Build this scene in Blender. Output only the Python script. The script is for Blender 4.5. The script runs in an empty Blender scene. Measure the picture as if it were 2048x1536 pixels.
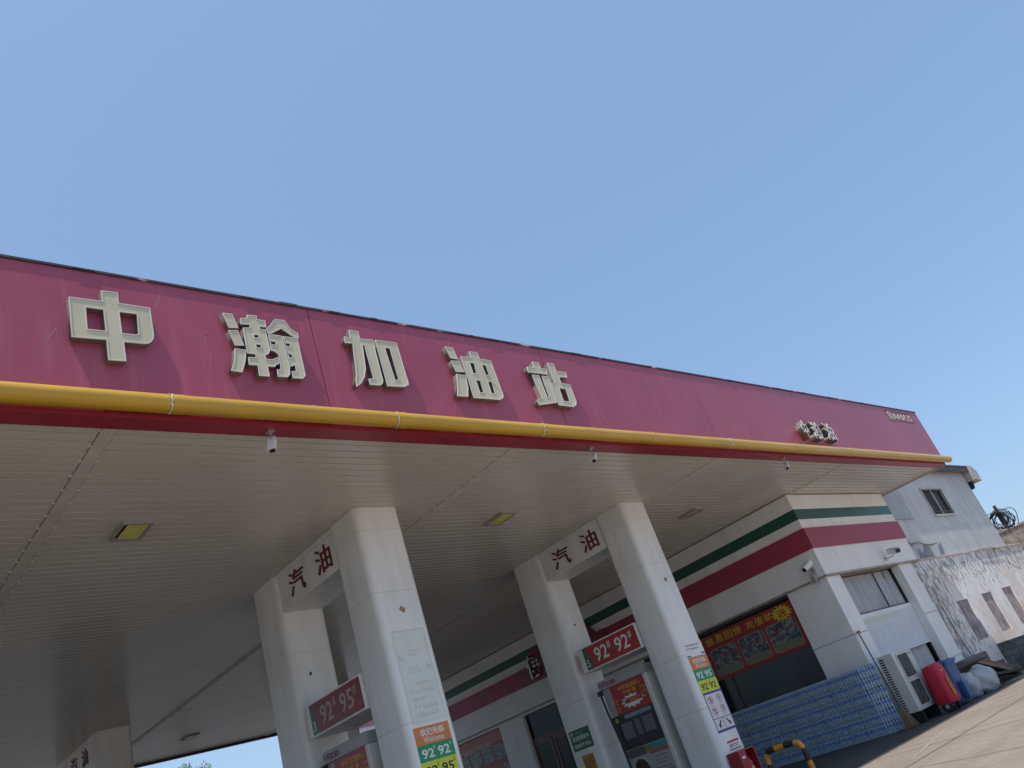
import bpy, bmesh, math, random
from mathutils import Vector, Matrix
random.seed(7)
SC = bpy.context.scene
COL = SC.collection
R = math.radians

# ---------------------------------------------------------------- camera
cam_d = bpy.data.cameras.new('camera')
cam = bpy.data.objects.new('camera', cam_d)
COL.objects.link(cam)
RM = [[0.7263329, -0.6154802, -0.3059815], [0.0895067, 0.5260701, -0.8457179], [0.6814903, 0.5868854, 0.4371917]]
m = Matrix.Identity(4)
for i in range(3):
    m[i][0] = RM[0][i]
    m[i][1] = -RM[1][i]
    m[i][2] = -RM[2][i]
m[0][3], m[1][3], m[2][3] = 0.0, 0.0, 1.6
cam.matrix_world = m
cam_d.sensor_width = 36.0
cam_d.lens = 1584.18 / 2048 * 36.0
cam_d.clip_start = 0.1
cam_d.clip_end = 6000
SC.camera = cam

# ---------------------------------------------------------------- light
SUNV = Vector((-0.34, -0.125, 1.0)).normalized()      # towards the sun
w = bpy.data.worlds.new('World')
SC.world = w
w.use_nodes = True
nt = w.node_tree
bg = nt.nodes['Background']
sky = nt.nodes.new('ShaderNodeTexSky')
sky.sky_type = 'NISHITA'
sky.sun_disc = False
sky.sun_elevation = math.asin(SUNV.z)
sky.sun_rotation = math.atan2(SUNV.x, SUNV.y)
sky.altitude = 0
sky.air_density = 1.0
sky.dust_density = 1.8
sky.ozone_density = 3.5
hz = nt.nodes.new('ShaderNodeMix')            # thin even summer haze over the clear sky
hz.data_type = 'RGBA'
hz.inputs[0].default_value = 0.52
nt.links.new(sky.outputs[0], hz.inputs[6])
hz.inputs[7].default_value = (1.36, 2.20, 3.42, 1)
nt.links.new(hz.outputs[2], bg.inputs[0])
bg.inputs[1].default_value = 0.15
sd = bpy.data.lights.new('sun', 'SUN')
sd.energy = 3.5
sd.angle = R(0.55)
sd.color = (1.0, 0.94, 0.86)
sun = bpy.data.objects.new('sun', sd)
COL.objects.link(sun)
sun.location = (0, 0, 40)
sun.rotation_euler = (-SUNV).to_track_quat('-Z', 'Y').to_euler()
SC.view_settings.view_transform = 'Standard'
SC.view_settings.look = 'None'
SC.view_settings.exposure = 0.5
SC.view_settings.gamma = 1.0
SC.cycles.max_bounces = 8
SC.cycles.diffuse_bounces = 5

# ---------------------------------------------------------------- materials
MATS = {}
def mat(name, color, rough=0.6, var=0.0, scale=3.0, bump=0.0, bscale=40.0, metal=0.0, spec=0.5,
        stretch=(1, 1, 1), stain=None, stain_amt=0.0, stain_scale=1.0, emit=None, tint2=None, stain_stretch=(1, 1, 1), stain_lo=0.52, stain_hi=0.72, coat=0.0):
    if name in MATS:
        return MATS[name]
    M = bpy.data.materials.new(name)
    M.use_nodes = True
    N, L = M.node_tree.nodes, M.node_tree.links
    p = N['Principled BSDF']
    p.inputs['Roughness'].default_value = rough
    p.inputs['Metallic'].default_value = metal
    p.inputs['Specular IOR Level'].default_value = spec
    p.inputs['Coat Weight'].default_value = coat
    c4 = (*color, 1)
    p.inputs['Base Color'].default_value = c4
    tc = N.new('ShaderNodeTexCoord')
    def noise(sc, st, det=5):
        mp = N.new('ShaderNodeMapping')
        mp.inputs['Scale'].default_value = st
        L.new(tc.outputs['Object'], mp.inputs[0])
        n = N.new('ShaderNodeTexNoise')
        n.inputs['Scale'].default_value = sc
        n.inputs['Detail'].default_value = det
        L.new(mp.outputs[0], n.inputs[0])
        return n
    cur = None
    if var > 0:
        n = noise(scale, stretch)
        r = N.new('ShaderNodeValToRGB')
        d = tint2 if tint2 else tuple(max(0, c * (1 - var)) for c in color)
        b = tuple(min(1, c * (1 + var * 0.6)) for c in color)
        r.color_ramp.elements[0].position = 0.3
        r.color_ramp.elements[1].position = 0.7
        r.color_ramp.elements[0].color = (*d, 1)
        r.color_ramp.elements[1].color = (*b, 1)
        L.new(n.outputs[0], r.inputs[0])
        cur = r.outputs[0]
    if stain:
        n = noise(stain_scale, stain_stretch, 8)
        r = N.new('ShaderNodeValToRGB')
        r.color_ramp.elements[0].position = stain_lo
        r.color_ramp.elements[1].position = stain_hi
        r.color_ramp.elements[0].color = (0, 0, 0, 1)
        r.color_ramp.elements[1].color = (stain_amt,) * 3 + (1,)
        L.new(n.outputs[0], r.inputs[0])
        mx = N.new('ShaderNodeMix')
        mx.data_type = 'RGBA'
        L.new(r.outputs[0], mx.inputs[0])
        if cur:
            L.new(cur, mx.inputs[6])
        else:
            mx.inputs[6].default_value = c4
        mx.inputs[7].default_value = (*stain, 1)
        cur = mx.outputs[2]
    if cur:
        L.new(cur, p.inputs['Base Color'])
    if bump > 0:
        n = noise(bscale, (1, 1, 1), 6)
        bn = N.new('ShaderNodeBump')
        bn.inputs['Strength'].default_value = bump
        bn.inputs['Distance'].default_value = 0.02
        L.new(n.outputs[0], bn.inputs['Height'])
        L.new(bn.outputs[0], p.inputs['Normal'])
    if emit:
        p.inputs['Emission Color'].default_value = (*emit[0], 1)
        p.inputs['Emission Strength'].default_value = emit[1]
    MATS[name] = M
    return M

# ---------------------------------------------------------------- mesh helpers
class MB:
    def __init__(s):
        s.bm = bmesh.new()
    def box(s, x0, x1, y0, y1, z0, z1):
        vs = [s.bm.verts.new((x, y, z)) for z in (z0, z1) for y in (y0, y1) for x in (x0, x1)]
        for f in ((0, 2, 3, 1), (4, 5, 7, 6), (0, 1, 5, 4), (1, 3, 7, 5), (3, 2, 6, 7), (2, 0, 4, 6)):
            s.bm.faces.new([vs[i] for i in f])
        return s
    def prism(s, pts, h0, h1, axis='z'):
        def P(a, b, h):
            return {'z': (a, b, h), 'y': (a, h, b), 'x': (h, a, b)}[axis]
        A = [s.bm.verts.new(P(a, b, h0)) for a, b in pts]
        B = [s.bm.verts.new(P(a, b, h1)) for a, b in pts]
        n = len(pts)
        s.bm.faces.new(A)
        s.bm.faces.new(B)
        for i in range(n):
            s.bm.faces.new((A[i], A[(i + 1) % n], B[(i + 1) % n], B[i]))
        return s
    def tube(s, pts, r, seg=10, cap=True, radii=None):
        pts = [Vector(p) for p in pts]
        rings = []
        up = None
        for i, p in enumerate(pts):
            if i == 0: d = pts[1] - pts[0]
            elif i == len(pts) - 1: d = pts[-1] - pts[-2]
            else: d = (pts[i + 1] - p).normalized() + (p - pts[i - 1]).normalized()
            d.normalize()
            if up is None:
                up = d.orthogonal().normalized()
            up = (up - d * up.dot(d)).normalized()
            v = d.cross(up)
            rr = radii[i] if radii else r
            rings.append([s.bm.verts.new(p + (up * math.cos(2 * math.pi * k / seg) + v * math.sin(2 * math.pi * k / seg)) * rr) for k in range(seg)])
        for a, b in zip(rings, rings[1:]):
            for k in range(seg):
                s.bm.faces.new((a[k], a[(k + 1) % seg], b[(k + 1) % seg], b[k]))
        if cap:
            s.bm.faces.new(rings[0][::-1])
            s.bm.faces.new(rings[-1])
        return s
    def lathe(s, prof, c=(0, 0, 0), seg=12):
        rings = []
        for r, z in prof:
            rings.append([s.bm.verts.new((c[0] + r * math.cos(2 * math.pi * k / seg), c[1] + r * math.sin(2 * math.pi * k / seg), c[2] + z)) for k in range(seg)])
        for a, b in zip(rings, rings[1:]):
            for k in range(seg):
                s.bm.faces.new((a[k], a[(k + 1) % seg], b[(k + 1) % seg], b[k]))
        s.bm.faces.new(rings[0][::-1])
        s.bm.faces.new(rings[-1])
        return s
    def quad(s, *p):
        s.bm.faces.new([s.bm.verts.new(q) for q in p])
        return s
    def blob(s, c, rad, amp=0.2, seed=0, squash=None, sub=4):
        t = bmesh.ops.create_icosphere(s.bm, subdivisions=sub, radius=1.0)
        from mathutils import noise as nz
        for v in t['verts']:
            n = v.co.normalized()
            d = 1 + amp * nz.noise(n * 1.6 + Vector((seed * 3.1, seed, 0))) + amp * 0.45 * nz.noise(n * 5 + Vector((0, seed, 7)))
            q = Vector((n.x * rad[0], n.y * rad[1], n.z * rad[2])) * d
            if squash is not None and q.z < squash: q.z = squash
            v.co = q + Vector(c)
        return s
    def bevel(s, w=0.01, seg=2):
        bmesh.ops.remove_doubles(s.bm, verts=s.bm.verts, dist=1e-5)
        bmesh.ops.recalc_face_normals(s.bm, faces=s.bm.faces)
        es = [e for e in s.bm.edges if len(e.link_faces) == 2 and e.calc_face_angle(0) > 0.6]
        bmesh.ops.bevel(s.bm, geom=es, offset=w, segments=seg, affect='EDGES', profile=0.6, clamp_overlap=True)
        return s
    def move(s, mtx):
        s.bm.transform(mtx)
        return s
    def build(s, name, material, parent=None, smooth=False):
        bmesh.ops.recalc_face_normals(s.bm, faces=s.bm.faces)
        me = bpy.data.meshes.new(name)
        if parent is not None:
            s.bm.transform(Matrix.Translation(-base_of(parent)))
        s.bm.to_mesh(me)
        s.bm.free()
        return link(name, me, material, parent, smooth)

def base_of(p):
    b = Vector((0, 0, 0))
    while p is not None:
        b += p.location
        p = p.parent
    return b

def link(name, me, material, parent=None, smooth=False):
    if material:
        me.materials.clear()
        me.materials.append(material)
    if smooth:
        for p in me.polygons: p.use_smooth = True
        try: me.set_sharp_from_angle(angle=R(38))
        except Exception: pass
    o = bpy.data.objects.new(name, me)
    COL.objects.link(o)
    if parent is not None:
        o.parent = parent
    return o

def tag(o, label=None, cat=None, group=None, kind=None):
    if label: o['label'] = label
    if cat: o['category'] = cat
    if group: o['group'] = group
    if kind: o['kind'] = kind
    return o

def thing(name, loc, label, cat, group=None):
    o = bpy.data.objects.new(name, None)
    o.empty_display_size = 0.2
    COL.objects.link(o)
    o.location = loc
    return tag(o, label, cat, group)

def copy_tree(o, parent=None):
    c = o.copy()
    COL.objects.link(c)
    if parent is not None: c.parent = parent
    for ch in list(o.children):
        copy_tree(ch, c)
    return c

def rrect(x0, x1, y0, y1, r, n=5):
    P = []
    for cx, cy, a0 in ((x1 - r, y1 - r, 0), (x0 + r, y1 - r, 90), (x0 + r, y0 + r, 180), (x1 - r, y0 + r, 270)):
        for k in range(n + 1):
            a = R(a0 + 90 * k / n)
            P.append((cx + r * math.cos(a), cy + r * math.sin(a)))
    return P

# frames on walls: origin + u*x + v*y, n points out of the wall
class Face:
    def __init__(s, o, side):
        s.o = Vector(o)
        if side == '-y': s.u, s.n = Vector((1, 0, 0)), Vector((0, -1, 0))
        if side == '-x': s.u, s.n = Vector((0, -1, 0)), Vector((-1, 0, 0))
        s.v = Vector((0, 0, 1))
    def mtx(s):
        M = Matrix.Identity(4)
        for i in range(3):
            M[i][0], M[i][1], M[i][2], M[i][3] = s.u[i], s.v[i], s.n[i], s.o[i]
        return M
    def rect(s, name, x0, x1, y0, y1, z0, z1, material, parent):
        return MB().box(x0, x1, y0, y1, z0, z1).move(s.mtx()).build(name, material, parent)
    def poly(s, name, pts, z0, z1, material, parent):
        return MB().prism(pts, z0, z1).move(s.mtx()).build(name, material, parent)

_cache = {}
def text_raw(body, bold):
    key = (body, bold)
    if key not in _cache:
        cu = bpy.data.curves.new('text_curve', 'FONT')
        cu.body = body
        cu.offset = bold
        cu.extrude = 0.5
        cu.resolution_u = 2
        o = bpy.data.objects.new('text_tmp', cu)
        COL.objects.link(o)
        bpy.context.view_layer.update()
        dg = bpy.context.evaluated_depsgraph_get()
        me = bpy.data.meshes.new_from_object(o.evaluated_get(dg))
        bpy.data.objects.remove(o)
        bpy.data.curves.remove(cu)
        _cache[key] = me
    return _cache[key]

def text(face, body, x0, x1, y0, y1, z, depth, material, parent, name='lettering', bold=0.012, rot=0.0, keep=False):
    """lettering fitted to the box x0..x1, y0..y1 of a wall frame, from z to z+depth"""
    me = text_raw(body, bold).copy()
    xs = [v.co.x for v in me.vertices]; ys = [v.co.y for v in me.vertices]
    if not xs: return None
    ax, bx, ay, by = min(xs), max(xs), min(ys), max(ys)
    sx, sy = (x1 - x0) / max(bx - ax, 1e-6), (y1 - y0) / max(by - ay, 1e-6)
    if keep: sx = sy = min(sx, sy)
    M = face.mtx()
    b = base_of(parent) if parent else Vector()
    for v in me.vertices:
        x = (v.co.x - (ax + bx) / 2) * sx
        y = (v.co.y - (ay + by) / 2) * sy
        if rot: x, y = x * math.cos(rot) - y * math.sin(rot), x * math.sin(rot) + y * math.cos(rot)
        v.co = M @ Vector((x + (x0 + x1) / 2, y + (y0 + y1) / 2, z + (v.co.z + 0.5) * depth)) - b
    return link(name, me, material, parent)

def outline_mesh(loops, depth, offset=0.0):
    """filled 2D outlines with holes, extruded 0..depth, optionally inset"""
    cu = bpy.data.curves.new('outline', 'CURVE')
    cu.dimensions = '2D'
    cu.fill_mode = 'BOTH'
    cu.extrude = depth / 2
    cu.offset = offset
    for lp in loops:
        sp = cu.splines.new('POLY')
        sp.points.add(len(lp) - 1)
        for i, (x, y) in enumerate(lp): sp.points[i].co = (x, y, 0, 1)
        sp.use_cyclic_u = True
    o = bpy.data.objects.new('outline_tmp', cu)
    COL.objects.link(o)
    bpy.context.view_layer.update()
    dg = bpy.context.evaluated_depsgraph_get()
    me = bpy.data.meshes.new_from_object(o.evaluated_get(dg))
    bpy.data.objects.remove(o)
    bpy.data.curves.remove(cu)
    return me

def letter_parts(loops, depth, rim, M, base, mats, parent):
    """channel letter: dark return, pale trim edge, acrylic face"""
    me = outline_mesh(loops, depth)
    for v in me.vertices: v.co = M @ Vector((v.co.x, v.co.y, v.co.z - depth / 2)) - base
    link('letter_return', me, mats[0], parent)
    me = outline_mesh(loops, 0.0)
    for kind in ('trim', 'face'):
        bm = bmesh.new(); bm.from_mesh(me)
        bmesh.ops.remove_doubles(bm, verts=bm.verts, dist=1e-4)
        seen = {}
        for f in list(bm.faces):
            k = tuple(sorted(v.index for v in f.verts))
            if k in seen: bm.faces.remove(f)
            else: seen[k] = 1
        bmesh.ops.recalc_face_normals(bm, faces=bm.faces)
        r = bmesh.ops.inset_region(bm, faces=list(bm.faces), thickness=rim, use_even_offset=True, use_boundary=True)
        ring = set(r['faces'])
        if kind == 'trim': kill = [f for f in bm.faces if f not in ring]
        else: kill = list(ring)
        bmesh.ops.delete(bm, geom=kill, context='FACES')
        th = 0.016 if kind == 'trim' else 0.007
        ex = bmesh.ops.extrude_face_region(bm, geom=list(bm.faces))
        for g_ in ex['geom']:
            if isinstance(g_, bmesh.types.BMVert): g_.co.z += th
        bmesh.ops.recalc_face_normals(bm, faces=bm.faces)
        for v in bm.verts: v.co = M @ Vector((v.co.x, v.co.y, v.co.z + 0.001)) - base
        m2 = bpy.data.meshes.new('letter_' + kind)
        bm.to_mesh(m2); bm.free()
        link('letter_' + kind, m2, mats[1] if kind == 'trim' else mats[2], parent)

def marks(face, x0, x1, y0, y1, rows, z, material, parent, name='printed_lines', fill=0.62, ch=None, seed=1):
    """rows of small illegible printed marks"""
    rnd = random.Random(seed)
    b = MB()
    rh = (y1 - y0) / rows
    ch = ch or rh * 0.62
    for r in range(rows):
        yc = y1 - (r + 0.5) * rh
        x = x0
        end = x1 - rnd.random() * (x1 - x0) * 0.3
        while x + ch < end:
            k = rnd.random()
            h = rh * fill
            b.box(x, x + ch * 0.18, yc - h / 2, yc + h / 2, z, z + 0.002)
            if k < 0.8: b.box(x + ch * 0.2, x + ch * 0.78, yc + h * 0.1, yc + h * 0.28, z, z + 0.002)
            if k > 0.3: b.box(x + ch * 0.2, x + ch * 0.78, yc - h * 0.4, yc - h * 0.22, z, z + 0.002)
            if k > 0.5: b.box(x + ch * 0.55, x + ch * 0.72, yc - h * 0.2, yc + h * 0.08, z, z + 0.002)
            x += ch * 1.05
    return b.move(face.mtx()).build(name, material, parent)

def wall_holes(b, a0, a1, z0, z1, holes, d0, d1, axis='y'):
    """wall slab with rectangular holes (a0,a1,z0,z1); axis = thickness axis"""
    A = sorted({a0, a1, *[h[0] for h in holes], *[h[1] for h in holes]})
    Z = sorted({z0, z1, *[h[2] for h in holes], *[h[3] for h in holes]})
    for i in range(len(A) - 1):
        run = None
        for j in range(len(Z) - 1):
            ca, cz = (A[i] + A[i + 1]) / 2, (Z[j] + Z[j + 1]) / 2
            solid = not any(h[0] < ca < h[1] and h[2] < cz < h[3] for h in holes)
            if solid:
                run = (run[0], Z[j + 1]) if run else (Z[j], Z[j + 1])
            if (not solid or j == len(Z) - 2) and run:
                if axis == 'y': b.box(A[i], A[i + 1], d0, d1, run[0], run[1])
                else: b.box(d0, d1, A[i], A[i + 1], run[0], run[1])
                run = None
    return b

def gz(x):
    return -0.08 - 0.006 * max(-10, min(60, x))
GLYPHS={'zhong':[[(2.691,8.725),(3.092,8.734),(3.086,8.909),(3.297,8.921),(3.296,8.742),(3.698,8.741),(3.703,8.305),(3.694,8.233),(3.663,8.173),(3.62,8.136),(3.571,8.122),(3.308,8.113),(3.31,7.812),(3.096,7.805),(3.094,8.115),(2.691,8.095)],[(2.884,8.593),(3.093,8.596),(3.1,8.257),(2.882,8.249)],[(3.291,8.595),(3.511,8.602),(3.506,8.304),(3.493,8.266),(3.47,8.255),(3.297,8.249)]],'han':[[(4.726,8.848),(4.876,8.854),(4.937,8.612),(4.789,8.592)],[(4.772,8.545),(4.915,8.564),(4.976,8.303),(4.834,8.288)],[(4.82,8.232),(4.992,8.23),(4.951,8.035),(4.87,7.83),(4.704,7.836),(4.775,8.002)],[(4.996,8.802),(5.105,8.822),(5.111,8.882),(5.265,8.894),(5.258,8.826),(5.392,8.827),(5.384,8.701),(5.278,8.692),(5.276,8.652),(5.366,8.655),(5.376,8.279),(5.333,8.201),(5.279,8.177),(5.282,8.112),(5.365,8.112),(5.48,8.171),(5.481,8.055),(5.417,8.02),(5.401,7.987),(5.282,7.979),(5.279,7.803),(5.121,7.801),(5.124,7.977),(4.992,7.974),(5.0,8.106),(5.12,8.117),(5.12,8.171),(5.001,8.171),(5.006,8.629),(5.115,8.647),(5.12,8.705),(5.002,8.69),(4.983,8.692)],[(5.157,8.525),(5.231,8.531),(5.226,8.48),(5.16,8.478)],[(5.164,8.353),(5.236,8.356),(5.234,8.303),(5.164,8.302)],[(5.554,8.881),(5.72,8.891),(5.799,8.733),(5.908,8.675),(5.897,8.574),(5.822,8.59),(5.776,8.618),(5.635,8.718),(5.45,8.595),(5.397,8.578),(5.38,8.681),(5.452,8.745),(5.487,8.797)],[(5.395,8.564),(5.447,8.581),(5.619,8.576),(5.639,8.014),(5.618,7.88),(5.572,7.825),(5.413,7.818),(5.417,7.943),(5.482,7.949),(5.491,8.056),(5.493,8.178),(5.49,8.223),(5.443,8.266),(5.387,8.278)],[(5.41,8.449),(5.486,8.449),(5.481,8.386),(5.411,8.394)],[(5.633,8.575),(5.82,8.578),(5.878,8.566),(5.877,7.999),(5.874,7.887),(5.82,7.828),(5.651,7.818),(5.658,7.942),(5.73,7.946),(5.732,8.057),(5.649,8.021)],[(5.656,8.452),(5.721,8.449),(5.721,8.388),(5.658,8.402)],[(5.661,8.272),(5.725,8.238),(5.725,8.21),(5.669,8.185)]],'jia':[[(6.873,8.899),(7.055,8.904),(7.052,8.755),(7.308,8.77),(7.292,7.953),(7.254,7.878),(7.199,7.849),(7.012,7.848),(7.011,7.957),(7.116,7.973),(7.107,8.628),(7.073,8.632),(7.013,8.157),(6.945,7.985),(6.84,7.846),(6.744,7.779),(6.758,7.895),(6.803,8.038),(6.824,8.181),(6.88,8.63),(6.74,8.621),(6.753,8.749),(6.867,8.743)],[(7.358,8.777),(7.796,8.781),(7.803,7.984),(7.792,7.922),(7.702,7.872),(7.35,7.853)],[(7.516,8.638),(7.616,8.64),(7.625,8.013),(7.54,7.992)]],'you':[[(8.887,8.873),(9.077,8.866),(9.106,8.613),(8.941,8.618)],[(8.922,8.562),(9.112,8.574),(9.167,8.341),(8.965,8.323)],[(8.949,8.276),(9.172,8.276),(9.127,7.997),(9.056,7.806),(8.807,7.8),(8.877,7.972)],[(9.198,8.693),(9.453,8.706),(9.458,8.838),(9.656,8.844),(9.669,8.702),(9.944,8.697),(9.958,7.934),(9.93,7.864),(9.83,7.808),(9.188,7.797)],[(9.376,8.576),(9.478,8.573),(9.469,8.35),(9.376,8.339)],[(9.671,8.565),(9.762,8.562),(9.779,8.354),(9.683,8.343)],[(9.387,8.194),(9.483,8.192),(9.482,7.933),(9.384,7.932)],[(9.678,8.192),(9.769,8.191),(9.762,7.942),(9.67,7.941)]],'zhan':[[(11.107,8.82),(11.301,8.824),(11.296,8.696),(11.469,8.688),(11.422,8.55),(10.882,8.545),(10.907,8.678),(11.089,8.686)],[(10.963,8.496),(11.165,8.502),(11.165,7.999),(11.229,8.01),(11.24,8.499),(11.418,8.502),(11.419,8.316),(11.408,8.032),(11.389,7.883),(10.85,7.782),(10.832,7.905),(11.0,7.961)],[(11.566,8.859),(11.747,8.858),(11.745,8.677),(12.043,8.682),(12.011,8.543),(11.762,8.529),(11.755,8.38),(12.012,8.378),(12.008,7.965),(11.95,7.873),(11.843,7.821),(11.416,7.829),(11.44,8.362),(11.553,8.374)],[(11.635,8.245),(11.817,8.246),(11.812,7.977),(11.778,7.945),(11.607,7.945)]]}
# ---------------------------------------------------------------- palette
WHITE = mat('white_paint', (0.77, 0.775, 0.76), 0.42, var=0.06, scale=0.9, bump=0.04, bscale=60, stain=(0.55, 0.52, 0.45), stain_amt=0.55, stain_scale=1.6, stain_stretch=(1.8, 1.8, 0.3), stain_lo=0.48, stain_hi=0.8)
WALLW = mat('white_wall_paint', (0.79, 0.78, 0.76), 0.7, var=0.07, scale=0.8, bump=0.05, bscale=45, stain=(0.52, 0.50, 0.45), stain_amt=0.4, stain_scale=1.1, stain_stretch=(1.5, 1.5, 0.4), stain_lo=0.52, stain_hi=0.8)
MAROON = mat('faded_magenta_panel', (0.32, 0.060, 0.105), 0.38, var=0.10, scale=0.8, stretch=(1, 1, 0.6), stain=(0.42, 0.16, 0.19), stain_amt=0.30, stain_scale=3.2, stain_stretch=(2.2, 2.2, 0.18), stain_lo=0.56, stain_hi=0.76, bump=0.25, bscale=1.1)
REDTRIM = mat('red_trim', (0.30, 0.028, 0.045), 0.4, var=0.12, scale=1.5)
REDBAND = mat('red_band', (0.33, 0.035, 0.075), 0.5, var=0.10, scale=1.2)
GREENBAND = mat('green_band', (0.012, 0.085, 0.062), 0.4, var=0.15, scale=1.2)
DARK = mat('dark_gap', (0.012, 0.012, 0.013), 0.8)
CEIL = mat('ceiling_plank', (0.59, 0.56, 0.51), 0.24, var=0.07, scale=0.5, stretch=(1, 1, 1))
JOINT = mat('ceiling_joint', (0.58, 0.55, 0.50), 0.45, var=0.1)
YELPIPE = mat('yellow_pipe', (0.50, 0.285, 0.014), 0.34, var=0.12, scale=1.5, stretch=(0.6, 2, 2), stain=(0.33, 0.22, 0.07), stain_amt=0.4, stain_scale=2.5, coat=0.3)
METAL = mat('galvanised_metal', (0.42, 0.42, 0.41), 0.4, var=0.15, scale=8, metal=0.6)
BLACK = mat('black_plastic', (0.015, 0.015, 0.017), 0.45)
GREY = mat('grey_plastic', (0.30, 0.30, 0.30), 0.5, var=0.1)
CREAM = mat('cream_acrylic_face', (0.52, 0.48, 0.35), 0.3, var=0.10, scale=1.6)
RIM = mat('pale_letter_edge', (0.58, 0.58, 0.54), 0.35, var=0.1)
RETURN = mat('letter_return_metal', (0.22, 0.20, 0.185), 0.35, var=0.25, scale=4, metal=0.5)
def glass_mat():
    M = bpy.data.materials.new('window_glass')
    M.use_nodes = True
    N, L = M.node_tree.nodes, M.node_tree.links
    N.remove(N['Principled BSDF'])
    t = N.new("ShaderNodeBsdfTransparent"); t.inputs[0].default_value = (0.4, 0.45, 0.45, 1)
    g = N.new('ShaderNodeBsdfGlossy'); g.inputs['Roughness'].default_value = 0.03
    g.inputs[0].default_value = (0.45, 0.48, 0.5, 1)
    fr = N.new('ShaderNodeFresnel'); fr.inputs[0].default_value = 1.5
    mx = N.new('ShaderNodeMixShader')
    L.new(fr.outputs[0], mx.inputs[0]); L.new(t.outputs[0], mx.inputs[1]); L.new(g.outputs[0], mx.inputs[2])
    L.new(mx.outputs[0], N['Material Output'].inputs[0])
    return M
GLASS = glass_mat()

# ---------------------------------------------------------------- ground
def ground_mat():
    M = mat('sunlit_concrete', (0.225, 0.19, 0.155), 0.85, var=0.16, scale=0.35, bump=0.15, bscale=30, stain=(0.15, 0.13, 0.11), stain_amt=0.6, stain_scale=0.7, stain_stretch=(0.35, 1.8, 1))
    N, L = M.node_tree.nodes, M.node_tree.links
    p = N['Principled BSDF']
    src = p.inputs['Base Color'].links[0].from_socket
    tc = N.new('ShaderNodeTexCoord')
    v = N.new('ShaderNodeTexVoronoi'); v.feature = 'DISTANCE_TO_EDGE'; v.inputs['Scale'].default_value = .22
    n = N.new('ShaderNodeTexNoise'); n.inputs['Scale'].default_value = 1.3; n.inputs['Detail'].default_value = 6
    ad = N.new('ShaderNodeMix'); ad.data_type = 'RGBA'; ad.inputs[0].default_value = .25
    L.new(tc.outputs['Object'], n.inputs[0]); L.new(tc.outputs['Object'], ad.inputs[6]); L.new(n.outputs['Color'], ad.inputs[7]); L.new(ad.outputs[2], v.inputs['Vector'])
    r = N.new('ShaderNodeMapRange'); r.inputs[1].default_value = .004; r.inputs[2].default_value = .012; L.new(v.outputs['Distance'], r.inputs[0])
    n2 = N.new('ShaderNodeTexNoise'); n2.inputs['Scale'].default_value = 9; n2.inputs['Detail'].default_value = 7; L.new(tc.outputs['Object'], n2.inputs[0])
    r2 = N.new('ShaderNodeMapRange'); r2.inputs[1].default_value = .3; r2.inputs[2].default_value = .7; r2.inputs[3].default_value = .86; r2.inputs[4].default_value = 1.12; L.new(n2.outputs[0], r2.inputs[0])
    r3 = N.new('ShaderNodeMapRange'); r3.inputs[3].default_value = .6; L.new(r.outputs[0], r3.inputs[0])
    m1 = N.new('ShaderNodeMath'); m1.operation = 'MULTIPLY'; L.new(r2.outputs[0], m1.inputs[0]); L.new(r3.outputs[0], m1.inputs[1])
    sc = N.new('ShaderNodeVectorMath'); sc.operation = 'SCALE'; L.new(src, sc.inputs[0]); L.new(m1.outputs[0], sc.inputs[3]); L.new(sc.outputs[0], p.inputs['Base Color'])
    return M
gm = MB()
xs = [-3000, -400, -10] + [i * 5 for i in range(-1, 13)] + [400, 3000]
ys = [-3000, -400, -40, -10, 0, 5, 10, 15, 20, 30, 60, 400, 3000]
vg = {(i, j): gm.bm.verts.new((x, y, gz(x))) for i, x in enumerate(xs) for j, y in enumerate(ys)}
for i in range(len(xs) - 1):
    for j in range(len(ys) - 1):
        gm.bm.faces.new((vg[i, j], vg[i + 1, j], vg[i + 1, j + 1], vg[i, j + 1]))
tag(gm.build('ground', ground_mat()), kind='structure')
def gstrip(name, pts, wd, material, lift=0.004):
    b = MB()
    for (xa, ya), (xb, yb) in zip(pts, pts[1:]):
        d = Vector((xb - xa, yb - ya)).normalized() * wd / 2
        n = (-d.y, d.x)
        b.quad((xa + n[0], ya + n[1], gz(xa) + lift), (xb + n[0], yb + n[1], gz(xb) + lift), (xb - n[0], yb - n[1], gz(xb) + lift), (xa - n[0], ya - n[1], gz(xa) + lift))
    return tag(b.build(name, material), kind='structure')
WORNW = mat('worn_white_marking', (0.33, 0.29, 0.24), 0.8, var=0.3, scale=2)
WORNO = mat('worn_orange_marking', (0.26, 0.14, 0.08), 0.8, var=0.3, scale=3)
JLINE = mat('concrete_joint', (0.11, 0.10, 0.09), 0.9)
gstrip('road_marking', [(16.4, 7.9), (20.4, 8.75)], 0.05, WORNW)
gstrip('road_marking', [(25.0, 9.1), (29.5, 8.3)], 0.05, WORNW)
gstrip('road_marking', [(13.5, 8.05), (14.6, 8.35)], 0.10, WORNO)
for x in (12, 18, 24, 30, 36):
    gstrip('pavement_joint', [(x, 2.1), (x, 9.4)], 0.03, JLINE)
for y in (2.5, 7.6):
    gstrip('pavement_joint', [(6, y), (50, y)], 0.03, JLINE, 0.006)

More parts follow.
